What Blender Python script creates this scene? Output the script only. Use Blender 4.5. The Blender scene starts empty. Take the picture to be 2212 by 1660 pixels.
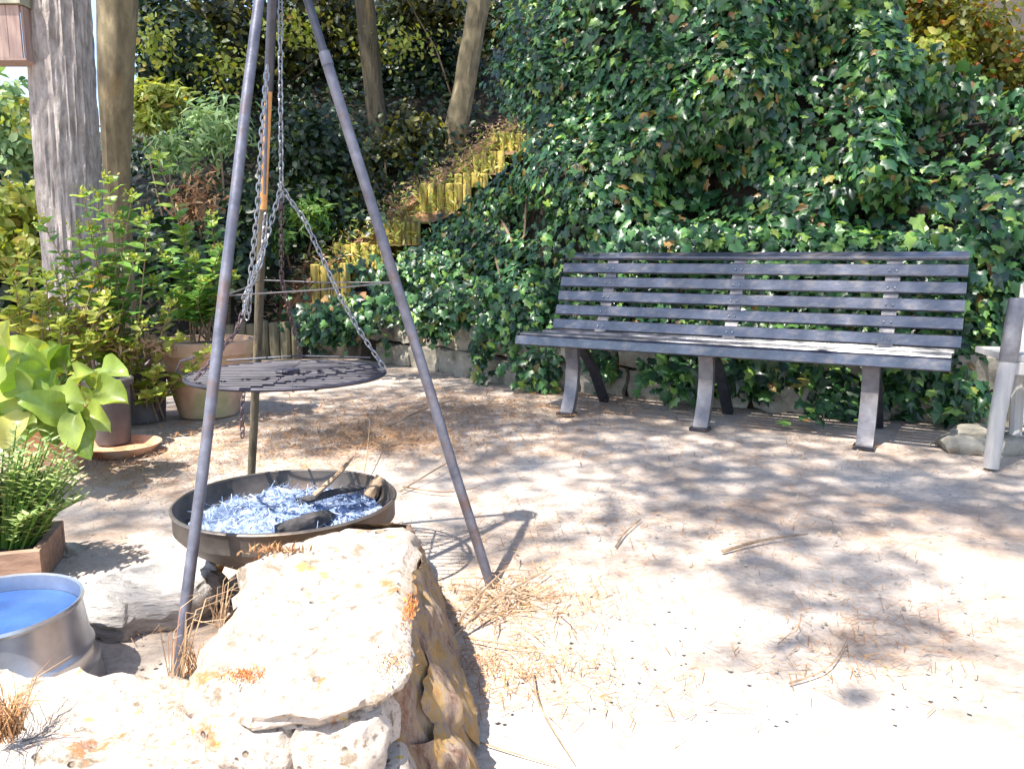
import bpy, math, random
import numpy as np
from mathutils import Vector, Matrix, noise
R = math.radians
random.seed(7); rng = np.random.default_rng(11)
scene = bpy.context.scene
COL = scene.collection

# ------------------------------------------------------------------ camera
CAM_H, PITCH, FPX = 0.95, R(9.06), 1706.0
cam = bpy.data.cameras.new('camera'); camo = bpy.data.objects.new('camera', cam); COL.objects.link(camo)
camo.location = (0, 0, CAM_H); camo.rotation_euler = (math.pi/2 - PITCH, 0, 0)
cam.sensor_width = 36; cam.lens = 790/1024*36; cam.clip_start = .05; cam.clip_end = 900
scene.camera = camo
# ------------------------------------------------------------------ light
SUN = Vector((.645, .66, -1.764)).normalized()        # direction the light travels
S2 = Vector((.645/1.764, .66/1.764))                  # ground shift per metre of height
world = bpy.data.worlds.new('World'); scene.world = world; world.use_nodes = True
wn = world.node_tree; bg = wn.nodes['Background']
sky = wn.nodes.new('ShaderNodeTexSky'); sky.sky_type = 'NISHITA'; sky.sun_disc = False
sky.sun_elevation = math.asin(-SUN.z); sky.sun_rotation = math.atan2(-SUN.x, -SUN.y)
wn.links.new(sky.outputs[0], bg.inputs[0]); bg.inputs[1].default_value = .13
sl = bpy.data.lights.new('sun', 'SUN'); sl.energy = 5.0; sl.angle = R(.53); sl.color = (1, .95, .86)
so = bpy.data.objects.new('sun', sl); COL.objects.link(so); so.location = (-3, -3, 9)
so.rotation_euler = SUN.to_track_quat('-Z', 'Y').to_euler()
scene.view_settings.view_transform = 'Standard'; scene.view_settings.look = 'None'
scene.view_settings.gamma = 1; scene.view_settings.use_curve_mapping = False
scene.view_settings.exposure = 1.72
scene.cycles.max_bounces = 8; scene.cycles.transparent_max_bounces = 8

# ------------------------------------------------------------------ measuring helpers (photo grid 2212 x 1660 -> metres)
CP, SP = math.cos(PITCH), math.sin(PITCH)
def ray(x, y):
    u, v = (x-1106)/FPX, (830-y)/FPX
    return Vector((u, CP+v*SP, -SP+v*CP))
def at(x, y, Y):
    d = ray(x, y); return Vector((0, 0, CAM_H)) + d*(Y/d.y)
def ground(x, y, z=0.0):
    d = ray(x, y); return Vector((0, 0, CAM_H)) + d*((z-CAM_H)/d.z)
def grid_xy(p):
    p = np.atleast_2d(np.asarray(p, float)); y, z = p[:, 1], p[:, 2]-CAM_H
    f = y*CP - z*SP; f = np.where(np.abs(f) < 1e-4, 1e-4, f)
    return 1106+p[:, 0]/f*FPX, 830-(y*SP+z*CP)/f*FPX

# ------------------------------------------------------------------ object helpers
def tag(o, label=None, cat=None, group=None, kind=None):
    if label: o['label'] = label
    if cat: o['category'] = cat
    if group: o['group'] = group
    if kind: o['kind'] = kind
    return o
def thing(name, label, cat, loc, group=None):
    o = bpy.data.objects.new(name, None); o.empty_display_size = .1; COL.objects.link(o); o.location = loc
    return tag(o, label, cat, group)
def place(o, parent):
    if parent is not None:
        o.parent = parent
    return o
def wloc(o):
    v = Vector(o.location)
    while o.parent is not None:
        o = o.parent; v = v + Vector(o.location)
    return v
class MB:
    """collects simple shapes in world metres and links them as one mesh"""
    def __init__(s): s.v = []; s.f = []
    def add(s, vs, fs):
        n = len(s.v); s.v += [tuple(v) for v in vs]; s.f += [tuple(i+n for i in f) for f in fs]; return s
    def box(s, c, size, M=None, bev=0.0):
        x, y, z = size[0]/2, size[1]/2, size[2]/2
        if bev <= 0:
            vs = [Vector((a*x, b*y, d*z)) for d in (-1, 1) for a, b in ((-1, -1), (1, -1), (1, 1), (-1, 1))]
            fs = [(3, 2, 1, 0), (4, 5, 6, 7), (0, 1, 5, 4), (1, 2, 6, 5), (2, 3, 7, 6), (3, 0, 4, 7)]
        else:   # chamfered about the long (x) axis
            b = bev; prof = [(-y+b, -z), (y-b, -z), (y, -z+b), (y, z-b), (y-b, z), (-y+b, z), (-y, z-b), (-y, -z+b)]
            vs = [Vector((sx*x, p, q)) for sx in (-1, 1) for p, q in prof]
            fs = [tuple(range(7, -1, -1)), tuple(range(8, 16))] + [(i, (i+1) % 8, 8+(i+1) % 8, 8+i) for i in range(8)]
        c = Vector(c)
        if M is not None: vs = [M @ v for v in vs]
        return s.add([c+v for v in vs], fs)
    def tube(s, pts, rad, n=8, cap=True, jit=0.0):
        pts = [Vector(p) for p in pts]; m = len(pts)
        if not hasattr(rad, '__len__'): rad = [rad]*m
        rings = []; prev = None
        for i, p in enumerate(pts):
            t = (pts[min(i+1, m-1)]-pts[max(i-1, 0)]).normalized()
            if prev is None:
                a = Vector((0, 0, 1)) if abs(t.z) < .9 else Vector((1, 0, 0)); u = t.cross(a).normalized()
            else: u = (prev - t*prev.dot(t)).normalized()
            prev = u; w = t.cross(u)
            rings.append([p+(u*math.cos(2*math.pi*k/n)+w*math.sin(2*math.pi*k/n))*rad[i]*(1+random.uniform(-jit, jit)) for k in range(n)])
        vs = [v for r in rings for v in r]
        fs = [(i*n+k, i*n+(k+1) % n, (i+1)*n+(k+1) % n, (i+1)*n+k) for i in range(m-1) for k in range(n)]
        if cap: fs += [tuple(range(n-1, -1, -1)), tuple(range((m-1)*n, m*n))]
        return s.add(vs, fs)
    def lathe(s, prof, c, n=40, wob=0.0):
        c = Vector(c); vs = []; fs = []; m = len(prof)
        for r, z in prof:
            for k in range(n):
                a = 2*math.pi*k/n; rr = r*(1+wob*math.sin(3*a+z*5))
                vs.append(c+Vector((rr*math.cos(a), rr*math.sin(a), z)))
        for i in range(m-1):
            for k in range(n): fs.append((i*n+k, i*n+(k+1) % n, (i+1)*n+(k+1) % n, (i+1)*n+k))
        return s.add(vs, fs)
    def mesh(s, name, mat, origin=(0, 0, 0), smooth=True):
        o = Vector(origin); me = bpy.data.meshes.new(name)
        me.from_pydata([tuple(Vector(v)-o) for v in s.v], [], s.f)
        me.materials.append(mat)
        if smooth:
            me.polygons.foreach_set('use_smooth', [True]*len(me.polygons))
            try: me.set_sharp_from_angle(angle=R(38))
            except Exception: pass
        me.update(); return me
    def build(s, name, mat, parent=None, smooth=True, label=None):
        org = wloc(parent) if parent is not None else Vector((0, 0, 0))
        o = bpy.data.objects.new(name, s.mesh(name, mat, org, smooth)); COL.objects.link(o); place(o, parent)
        if label: o['label'] = label
        return o
def np_object(name, V, F, mat, parent=None, smooth=False):
    """V (n,3), F (m,k): constant polygon size"""
    if parent is not None: V = V - np.array(wloc(parent))
    me = bpy.data.meshes.new(name); k = F.shape[1]
    me.vertices.add(len(V)); me.vertices.foreach_set('co', V.astype(np.float32).ravel())
    me.loops.add(F.size); me.loops.foreach_set('vertex_index', F.astype(np.int32).ravel())
    me.polygons.add(len(F)); me.polygons.foreach_set('loop_start', np.arange(0, F.size, k, dtype=np.int32))
    me.polygons.foreach_set('loop_total', np.full(len(F), k, dtype=np.int32))
    if smooth: me.polygons.foreach_set('use_smooth', np.ones(len(F), dtype=bool))
    me.materials.append(mat); me.update(calc_edges=True)
    o = bpy.data.objects.new(name, me); COL.objects.link(o); place(o, parent); return o

# ------------------------------------------------------------------ materials
def mat_base(name):
    m = bpy.data.materials.new(name); m.use_nodes = True; nt = m.node_tree
    return m, nt, nt.nodes['Principled BSDF'], nt.nodes, nt.links
def ramp(nodes, stops, interp='LINEAR'):
    r = nodes.new('ShaderNodeValToRGB'); r.color_ramp.interpolation = interp; e = r.color_ramp.elements
    while len(e) < len(stops): e.new(.5)
    for k, (p, c) in enumerate(stops): e[k].position = p; e[k].color = (*c, 1)
    return r
def tex(nodes, links, scale, detail=6, rough=.6, vec=None, stretch=None, dist=0.0):
    t = nodes.new('ShaderNodeTexNoise'); t.inputs['Scale'].default_value = scale; t.inputs['Detail'].default_value = detail
    t.inputs['Roughness'].default_value = rough; t.inputs['Distortion'].default_value = dist
    c = nodes.new('ShaderNodeTexCoord'); mp = nodes.new('ShaderNodeMapping')
    if stretch: mp.inputs['Scale'].default_value = stretch
    links.new(c.outputs['Object'], mp.inputs[0]); links.new(mp.outputs[0], t.inputs[0]); return t
def bump(nodes, links, bsdf, src, strength, dist=.02):
    b = nodes.new('ShaderNodeBump'); b.inputs['Strength'].default_value = strength; b.inputs['Distance'].default_value = dist
    links.new(src, b.inputs['Height']); links.new(b.outputs[0], bsdf.inputs['Normal']); return b
def noisy(name, c1, c2, scale=8, rough=.7, metal=0, bmp=.3, stretch=None, detail=6, bdist=.01, spec=.5, c3=None, s3=2.0, w3=(.55, .7), coat=0):
    m, nt, b, N, L = mat_base(name)
    t = tex(N, L, scale, detail, .65, stretch=stretch); r = ramp(N, [(.32, c1), (.68, c2)]); L.new(t.outputs[0], r.inputs[0])
    out = r.outputs[0]
    if c3 is not None:
        t3 = tex(N, L, s3, 5, .7, stretch=stretch); r3 = ramp(N, [(w3[0], (0, 0, 0)), (w3[1], (1, 1, 1))]); L.new(t3.outputs[0], r3.inputs[0])
        mx = N.new('ShaderNodeMixRGB'); L.new(r3.outputs[0], mx.inputs[0]); L.new(out, mx.inputs[1]); mx.inputs[2].default_value = (*c3, 1); out = mx.outputs[0]
    L.new(out, b.inputs['Base Color']); b.inputs['Roughness'].default_value = rough; b.inputs['Metallic'].default_value = metal
    b.inputs['Specular IOR Level'].default_value = spec; b.inputs['Coat Weight'].default_value = coat; b.inputs['Coat Roughness'].default_value = .25
    if bmp: bump(N, L, b, t.outputs[0], bmp, bdist)
    return m
def leaf_mat(name, stops, rough=.4, trans=.35, tint=(1.4, 1.5, .7), spec=.5):
    m, nt, b, N, L = mat_base(name)
    g = N.new('ShaderNodeNewGeometry'); oi = N.new('ShaderNodeObjectInfo')
    a = N.new('ShaderNodeMath'); a.operation = 'ADD'; L.new(g.outputs['Random Per Island'], a.inputs[0]); L.new(oi.outputs['Random'], a.inputs[1])
    fr = N.new('ShaderNodeMath'); fr.operation = 'FRACT'; L.new(a.outputs[0], fr.inputs[0])
    r = ramp(N, stops); L.new(fr.outputs[0], r.inputs[0]); L.new(r.outputs[0], b.inputs['Base Color'])
    b.inputs['Roughness'].default_value = rough; b.inputs['Specular IOR Level'].default_value = spec
    tr = N.new('ShaderNodeBsdfTranslucent'); mx = N.new('ShaderNodeMixShader'); mx.inputs[0].default_value = trans
    mul = N.new('ShaderNodeMixRGB'); mul.blend_type = 'MULTIPLY'; mul.inputs[0].default_value = 1; mul.inputs[2].default_value = (*tint, 1)
    L.new(r.outputs[0], mul.inputs[1]); L.new(mul.outputs[0], tr.inputs[0])
    L.new(b.outputs[0], mx.inputs[1]); L.new(tr.outputs[0], mx.inputs[2])
    L.new(mx.outputs[0], N['Material Output'].inputs[0]); return m

M = {}
M['ivy'] = leaf_mat('ivy leaf', [(0, (.007, .024, .012)), (.3, (.017, .060, .024)), (.65, (.042, .125, .04)), (.86, (.10, .22, .055)), (.96, (.25, .38, .07)), (.985, (.20, .12, .04)), (1, (.30, .18, .06))], .36, .2, (1.5, 1.7, .6), .6)
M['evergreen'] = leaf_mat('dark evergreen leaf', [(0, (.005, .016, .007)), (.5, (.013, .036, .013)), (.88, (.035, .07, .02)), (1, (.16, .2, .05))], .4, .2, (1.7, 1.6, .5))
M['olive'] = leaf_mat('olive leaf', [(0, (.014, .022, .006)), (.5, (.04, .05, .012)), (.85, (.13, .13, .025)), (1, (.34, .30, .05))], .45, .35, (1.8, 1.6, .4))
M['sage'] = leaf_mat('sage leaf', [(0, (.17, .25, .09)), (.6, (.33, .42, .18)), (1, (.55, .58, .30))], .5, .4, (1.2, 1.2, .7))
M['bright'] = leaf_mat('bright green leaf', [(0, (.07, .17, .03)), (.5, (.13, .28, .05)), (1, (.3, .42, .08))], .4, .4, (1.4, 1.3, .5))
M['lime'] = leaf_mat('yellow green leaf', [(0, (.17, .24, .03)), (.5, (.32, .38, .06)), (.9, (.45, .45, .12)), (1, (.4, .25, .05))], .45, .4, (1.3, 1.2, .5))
M['autumn'] = leaf_mat('autumn leaf', [(0, (.08, .11, .02)), (.5, (.20, .23, .03)), (.86, (.34, .30, .04)), (.94, (.42, .18, .025)), (1, (.45, .11, .02))], .5, .5, (1.3, 1.1, .5))
M['blue_green'] = leaf_mat('grey green leaf', [(0, (.12, .22, .08)), (.6, (.25, .38, .15)), (1, (.50, .60, .28))], .5, .25, (1.2, 1.3, .6))
M['needle'] = leaf_mat('pine needle', [(0, (.012, .03, .012)), (1, (.05, .08, .025))], .5, .15)
M['dry_needle'] = leaf_mat('fallen needle', [(0, (.22, .09, .035)), (.5, (.33, .17, .07)), (.8, (.45, .28, .13)), (1, (.12, .06, .03))], .7, .05, (1, 1, 1))
M['dry_grass'] = leaf_mat('dry grass', [(0, (.45, .30, .17)), (.6, (.58, .42, .25)), (1, (.36, .18, .12))], .6, .2, (1, 1, 1))
M['orange_moss'] = leaf_mat('orange moss', [(0, (.35, .10, .03)), (1, (.6, .25, .07))], .8, .1, (1, 1, 1))
M['twig'] = noisy('dry twig', (.16, .10, .06), (.33, .23, .15), 30, .8)
M['bark_grey'] = noisy('grey pine bark', (.18, .155, .14), (.40, .355, .335), 16, .9, stretch=(1.6, 1.6, .7), bmp=.8, bdist=.03, c3=(.21, .16, .11), s3=2.2, detail=12)
M['bark_brown'] = noisy('brown bark', (.035, .028, .018), (.12, .098, .062), 9, .9, stretch=(3, 3, .5), bmp=.9, bdist=.02, c3=(.22, .15, .05), s3=1.6)
M['bark_tan'] = noisy('tan smooth bark', (.11, .085, .05), (.27, .22, .13), 9, .9, stretch=(1.6, 1.6, .6), bmp=.7, bdist=.02, detail=9, c3=(.30, .19, .07), s3=1.6)
M['steel'] = noisy('weathered galvanised pipe', (.075, .075, .10), (.16, .16, .195), 25, .45, .4, bmp=.2, c3=(.13, .085, .07), s3=7, w3=(.52, .66))
M['dark_steel'] = noisy('dark steel', (.035, .038, .05), (.08, .08, .10), 18, .4, .6, bmp=.1)
M['rust_sunlit'] = noisy('orange rust', (.42, .19, .06), (.62, .33, .12), 30, .75, .1, bmp=.2)  # rust on the bowl legs; on the rear tripod leg also painted sunlight
M['chain'] = noisy('zinc chain', (.16, .16, .17), (.36, .36, .38), 40, .35, .8, bmp=0)
M['burnt_chain'] = noisy('sooty chain', (.05, .035, .04), (.12, .08, .09), 40, .5, .5, bmp=0)
M['grate'] = noisy('grate steel', (.012, .011, .018), (.04, .036, .055), 20, .6, .2, bmp=.05)
M['bowl'] = noisy('fire bowl steel', (.05, .04, .035), (.15, .13, .115), 7, .5, .5, bmp=.25, c3=(.12, .075, .05), s3=3, w3=(.52, .7))
M['ash'] = leaf_mat('ash', [(0, (.03, .05, .10)), (.4, (.13, .20, .36)), (.75, (.38, .47, .66)), (1, (.8, .84, .9))], .9, .05, (1, 1, 1))
M['ash_bed'] = noisy('ash bed', (.02, .035, .08), (.26, .34, .52), 22, .95, bmp=1, detail=12, c3=(.5, .56, .68), s3=9, w3=(.54, .68), bdist=.01)
M['charcoal'] = noisy('charred wood', (.01, .01, .011), (.07, .06, .06), 30, .8, bmp=.8, bdist=.01, c3=(.3, .28, .27), s3=9, w3=(.6, .7))
M['slat'] = noisy('grey brown slat with blue sky sheen', (.012, .016, .034), (.045, .05, .08), 7, .3, 0, bmp=.35, stretch=(.35, 7, 7), bdist=.004, spec=.8, c3=(.13, .11, .10), s3=3, w3=(.5, .72), coat=.6)  # blue sheen of the sky is mixed into the dark base colours
M['cast'] = noisy('painted cast frame', (.10, .09, .095), (.21, .195, .20), 14, .34, .25, bmp=.12, c3=(.16, .09, .06), s3=5, w3=(.58, .72))
M['armrest'] = noisy('bleached wood', (.33, .31, .30), (.46, .43, .40), 8, .5, stretch=(5, 5, .6), bmp=.2)
M['terracotta'] = noisy('terracotta', (.42, .17, .085), (.60, .30, .17), 7, .8, bmp=.1, c3=(.62, .45, .33), s3=4, w3=(.5, .7))
M['old_terracotta'] = noisy('lime stained terracotta', (.40, .22, .13), (.62, .42, .29), 4, .85, bmp=.15, c3=(.30, .32, .13), s3=3, w3=(.5, .66))
M['dark_pot'] = noisy('dark plastic pot', (.05, .045, .045), (.09, .08, .08), 10, .55, bmp=.05)
M['wood_plank'] = noisy('old plank', (.16, .09, .06), (.30, .19, .13), 9, .8, stretch=(.6, 5, 5), bmp=.3)
M['box_wood'] = noisy('pinkish cedar board', (.24, .15, .125), (.36, .26, .225), 8, .75, stretch=(6, 6, .6), bmp=.25)
M['box_lid'] = noisy('mossy lid board', (.20, .20, .14), (.38, .36, .28), 8, .8, bmp=.25)
M['galv'] = noisy('galvanised sheet', (.40, .41, .43), (.58, .59, .62), 12, .3, .75, bmp=.03)
M['soil'] = noisy('dark leafy soil', (.010, .009, .006), (.04, .028, .016), 10, .95, bmp=1, bdist=.04)
M['wall_stone'] = noisy('grey wall stone', (.20, .18, .145), (.40, .365, .30), 9, .9, bmp=.8, bdist=.02, c3=(.12, .11, .075), s3=3.2)
M['mortar'] = noisy('wall core', (.07, .06, .045), (.14, .12, .09), 12, .95, bmp=.8)
M['log'] = noisy('yellow palisade log', (.30, .225, .05), (.62, .47, .11), 9, .9, stretch=(4, 4, .8), bmp=.8, c3=(.10, .09, .045), s3=5, w3=(.48, .62), detail=9)
M['old_log'] = noisy('grey palisade log', (.10, .085, .05), (.25, .21, .13), 9, .9, stretch=(4, 4, .8), bmp=.8, detail=9)
M['stringer'] = noisy('needle strewn edge', (.13, .065, .03), (.30, .16, .08), 14, .9, bmp=.8)
M['flat_stone'] = noisy('layered grey stone', (.27, .25, .24), (.50, .46, .42), 6, .85, stretch=(1, 4, 9), bmp=.9, bdist=.03)

def water_mat():
    m, nt, b, N, L = mat_base('bucket water'); b.inputs['Base Color'].default_value = (.05, .13, .37, 1)  # blue base colour stands in for the sky reflected in the water
    b.inputs['Roughness'].default_value = .04; t = tex(N, L, 9, 4); bump(N, L, b, t.outputs[0], .25, .02); return m
M['water'] = water_mat()
def ground_mat():
    m, nt, b, N, L = mat_base('pale dusty paving')
    t = tex(N, L, 2.2, 8, .65, dist=.4); r = ramp(N, [(.3, (.32, .25, .20)), (.5, (.43, .355, .30)), (.7, (.54, .47, .41))]); L.new(t.outputs[0], r.inputs[0])
    t2 = tex(N, L, 1.1, 10, .75, dist=1.2); r2 = ramp(N, [(.49, (0, 0, 0)), (.62, (1, 1, 1))]); L.new(t2.outputs[0], r2.inputs[0])
    mx = N.new('ShaderNodeMixRGB'); L.new(r.outputs[0], mx.inputs[1]); mx.inputs[2].default_value = (.33, .20, .12, 1)
    sc = N.new('ShaderNodeMath'); sc.operation = 'MULTIPLY'; sc.inputs[1].default_value = .55; L.new(r2.outputs[0], sc.inputs[0]); L.new(sc.outputs[0], mx.inputs[0])
    t3 = tex(N, L, 55, 5, .7); r3 = ramp(N, [(.3, (.72, .72, .72)), (.6, (1.05, 1.05, 1.05))]); L.new(t3.outputs[0], r3.inputs[0])
    m2 = N.new('ShaderNodeMixRGB'); m2.blend_type = 'MULTIPLY'; m2.inputs[0].default_value = 1; L.new(mx.outputs[0], m2.inputs[1]); L.new(r3.outputs[0], m2.inputs[2])
    L.new(m2.outputs[0], b.inputs['Base Color']); b.inputs['Roughness'].default_value = .93
    ad = N.new('ShaderNodeMath'); L.new(t.outputs[0], ad.inputs[0]); L.new(t3.outputs[0], ad.inputs[1]); bump(N, L, b, ad.outputs[0], .45, .02); return m
M['ground'] = ground_mat()
def limestone_mat():
    m, nt, b, N, L = mat_base('pale lichened limestone')
    t = tex(N, L, 5, 8, .65); r = ramp(N, [(.28, (.24, .175, .14)), (.42, (.38, .31, .26)), (.6, (.50, .43, .37))]); L.new(t.outputs[0], r.inputs[0]); out = r.outputs[0]
    for sc, lo, hi, c in ((13, .57, .64, (.20, .155, .11)), (8, .60, .66, (.38, .15, .06)), (19, .62, .66, (.50, .36, .10)), (34, .58, .66, (.17, .13, .10)), (70, .56, .66, (.22, .17, .13))):
        tt = tex(N, L, sc, 5, .7); tt.inputs['Distortion'].default_value = .3
        rr = ramp(N, [(lo, (0, 0, 0)), (hi, (1, 1, 1))]); L.new(tt.outputs[0], rr.inputs[0])
        mx = N.new('ShaderNodeMixRGB'); L.new(rr.outputs[0], mx.inputs[0]); L.new(out, mx.inputs[1]); mx.inputs[2].default_value = (*c, 1); out = mx.outputs[0]
    vo = N.new('ShaderNodeTexVoronoi'); vo.inputs['Scale'].default_value = 26; vo.inputs['Randomness'].default_value = 1
    tc_ = N.new('ShaderNodeTexCoord'); L.new(tc_.outputs['Object'], vo.inputs['Vector'])
    rv = ramp(N, [(.10, (1, 1, 1)), (.19, (0, 0, 0))]); L.new(vo.outputs['Distance'], rv.inputs[0])
    pick = tex(N, L, 4, 3); rp = ramp(N, [(.46, (0, 0, 0)), (.56, (1, 1, 1))]); L.new(pick.outputs[0], rp.inputs[0])
    mm = N.new('ShaderNodeMath'); mm.operation = 'MULTIPLY'; L.new(rv.outputs[0], mm.inputs[0]); L.new(rp.outputs[0], mm.inputs[1])
    mx = N.new('ShaderNodeMixRGB'); L.new(mm.outputs[0], mx.inputs[0]); L.new(out, mx.inputs[1]); mx.inputs[2].default_value = (.20, .15, .11, 1); out = mx.outputs[0]
    L.new(out, b.inputs['Base Color']); b.inputs['Roughness'].default_value = .92
    t4 = tex(N, L, 22, 9, .75); sb_ = N.new('ShaderNodeMath'); sb_.operation = 'SUBTRACT'; L.new(t4.outputs[0], sb_.inputs[0]); L.new(mm.outputs[0], sb_.inputs[1])
    bump(N, L, b, sb_.outputs[0], .8, .02); return m
M['limestone'] = limestone_mat()
def flaky_mat():
    m, nt, b, N, L = mat_base('orange brown flaking stone')
    t = tex(N, L, 12, 12, .8, stretch=(1.8, 1.8, .6), dist=.3)
    r = ramp(N, [(.30, (.12, .06, .04)), (.40, (.34, .18, .11)), (.48, (.48, .36, .29)), (.54, (.60, .38, .13)), (.62, (.58, .27, .10)), (.72, (.66, .55, .46))]); L.new(t.outputs[0], r.inputs[0])
    L.new(r.outputs[0], b.inputs['Base Color']); b.inputs['Roughness'].default_value = .9
    t4 = tex(N, L, 30, 12, .8, stretch=(1.5, 1.5, .7)); bump(N, L, b, t4.outputs[0], 1, .04); return m
M['flaky'] = flaky_mat()

# ------------------------------------------------------------------ leaf scattering
T = {}
def fan(outline, lift=.08):
    vs = [(0, sum(p[1] for p in outline)/len(outline), lift)] + [(x, y, -abs(x)*.25) for x, y in outline]
    n = len(outline); return np.array(vs, float), np.array([(0, i+1, (i+1) % n+1) for i in range(n)])
T['ivy'] = fan([(0, 0), (.28, -.16), (.5, .08), (.36, .28), (.42, .55), (.18, .6), (0, 1), (-.18, .6), (-.42, .55), (-.36, .28), (-.5, .08), (-.28, -.16)])
T['oval'] = (np.array([(0, 0, 0), (.3, .3, .1), (.26, .68, .08), (0, 1, -.05), (-.26, .68, .08), (-.3, .3, .1), (0, .5, 0)], float), np.array([(0, 1, 2, 6), (2, 3, 4, 6), (6, 4, 5, 0)]))
T['blade'] = (np.array([(-.08, 0, 0), (.08, 0, 0), (.06, .6, .06), (-.06, .6, .06), (.0, 1, -.02), (.01, 1, -.02)], float), np.array([(0, 1, 2, 3), (3, 2, 5, 4)]))
T['lance'] = (np.array([(0, 0, 0), (.13, .4, .03), (0, 1, -.06), (-.13, .4, .03)], float), np.array([(0, 1, 2, 3)]))
T['needle'] = (np.array([(-.5, 0, 0), (.5, 0, 0), (.5, 1, 0), (-.5, 1, 0)], float), np.array([(0, 1, 2, 3)]))
def unit(a): return a/np.maximum(np.linalg.norm(a, axis=1, keepdims=True), 1e-9)
def scatter(name, P, Nrm, Tip, S, tmpl, mat, parent=None, W=None):
    """one mesh of many leaves: positions, normals, tip directions, lengths"""
    tv, tf = T[tmpl]; n = len(P); Nrm = unit(Nrm); Tip = unit(Tip - Nrm*np.sum(Tip*Nrm, 1, keepdims=True)); X = np.cross(Tip, Nrm)
    if W is None: W = S
    V = (P[:, None] + X[:, None]*tv[None, :, 0:1]*W[:, None, None] + Tip[:, None]*tv[None, :, 1:2]*S[:, None, None] + Nrm[:, None]*tv[None, :, 2:3]*S[:, None, None]).reshape(-1, 3)
    F = (tf[None]+(np.arange(n)*len(tv))[:, None, None]).reshape(-1, tf.shape[1])
    return np_object(name, V, F, mat, parent)
def leaf_mesh(name, tmpl, mat):
    tv, tf = T[tmpl]; me = bpy.data.meshes.new(name); me.from_pydata([tuple(v) for v in tv], [], [tuple(int(i) for i in f) for f in tf]); me.materials.append(mat); return me
def leaf_objects(name, P, Nrm, Tip, S, me, parent, W=None):
    """single leaves as parts that share one mesh"""
    org = np.array(wloc(parent)); Nrm = unit(Nrm); Tip = unit(Tip - Nrm*np.sum(Tip*Nrm, 1, keepdims=True)); X = np.cross(Tip, Nrm)
    for i in range(len(P)):
        o = bpy.data.objects.new(name, me); COL.objects.link(o); o.parent = parent
        m = Matrix([[X[i, k], Tip[i, k], Nrm[i, k]] for k in range(3)]).to_4x4(); m.translation = Vector(P[i]-org)
        w = S[i] if W is None else W[i]
        o.matrix_basis = m @ Matrix.Diagonal((w, S[i], S[i], 1))
def rnd(n, s=1.0): return rng.normal(0, s, (n, 3))

# ================================================================== GROUND, HILL
WX = [-14, -4, -2.6, -1.9, -1.6, -1.0, -.5, 0, .3, .7, 1.4, 1.83, 2.4, 3.2, 4.5, 7, 14]
WY = [7.2, 7.4, 7.5, 7.5, 7.6, 7.1, 6.6, 5.95, 5.7, 5.5, 5.05, 4.85, 4.6, 4.4, 4.2, 4.0, 4.0]
def wall_y(x): return np.interp(x, WX, WY)
def nz(x, y, z=0.0, s=1.0): return noise.noise(Vector((x*s, y*s, z*s)))
def hill_z(x, y):
    s = y - wall_y(x); base = np.interp(x, [-1.7, -1.2, 8], [0, .38, .38]); sl_ = np.interp(x, [-7, -4.2, 8], [.28, .66, .66])
    return max(base*min(1, max(0, s/.1)), sl_*max(0, y-7.5)) + .05*nz(x, y, 3, .9)*min(1, max(0, s))
g = MB(); xs = [-300, -60, -20]+[i*.25 for i in range(-56, 57)]+[20, 60, 300]; ys = [-300, -60, -12]+[i*.25 for i in range(-24, 34)]+[9, 20, 60, 300]
g.v = [(x, y, .012*nz(x, y, 0, 1.3)-.006 if abs(x) < 15 and -7 < y < 8.5 else -.05) for y in ys for x in xs]
nx = len(xs); g.f = [(j*nx+i, j*nx+i+1, (j+1)*nx+i+1, (j+1)*nx+i) for j in range(len(ys)-1) for i in range(nx-1)]
tag(g.build('ground', M['ground']), kind='structure')
h = MB(); xs = [i*.3 for i in range(-56, 50)]; ns = 70
for k in range(ns):
    s = .0 if k == 0 else (k-1)*.24+.12
    for x in xs:
        y = wall_y(x)+s; h.v.append((x, y, -.1 if k == 0 else hill_z(x, y)))
nx = len(xs); h.f = [(j*nx+i, j*nx+i+1, (j+1)*nx+i+1, (j+1)*nx+i) for j in range(ns-1) for i in range(nx-1)]
tag(h.build('hillside', M['soil']), kind='structure')

# steep ivy bank
DENTS = [(1.45, 1.45, .38, .28, .55), (3.0, 1.75, .45, .40, .6), (2.1, 2.1, .25, .5, .4), (1.15, 2.6, .3, .5, .25), (2.6, 1.25, .5, .14, .35), (.1, 1.25, .22, .15, .3),
         (1.9, 1.35, .4, .25, -.18), (.5, 1.6, .35, .4, -.2), (2.3, 1.6, .3, .3, -.2)]
def ivy_y(x, z):
    k = .34+.5*np.clip((.6-x)/1.6, 0, 1)
    lump = .62*nz(x, z, 5, .85)+.26*nz(x, z, 9, 2.1)
    lift = max(0, min(1, (z-.9)/.8)) if x > .2 else .5
    dent = sum(a*math.exp(-((x-cx)/rx)**2-((z-cz)/rz)**2) for cx, cz, rx, rz, a in DENTS)
    return wall_y(x)+.22+k*max(0, z-.43)-(lump-.05)*(.12+.88*lift)+dent
IVY_EDGE = ([-200, 0, 100, 180, 230, 280, 330, 390, 450, 500, 560, 610, 640, 720, 800], [1110, 1100, 1075, 1060, 1085, 1150, 1135, 1060, 990, 930, 870, 800, 690, 655, 655])
bk = MB(); xs = [-1.3+i*.2 for i in range(0, 64)]; zs = [.3+i*.2 for i in range(0, 26)]
keep = {}
for j, z in enumerate(zs):
    for i, x in enumerate(xs):
        y = ivy_y(x, z)+.32; keep[(i, j)] = (x, y, z)
idx = {}
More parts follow.
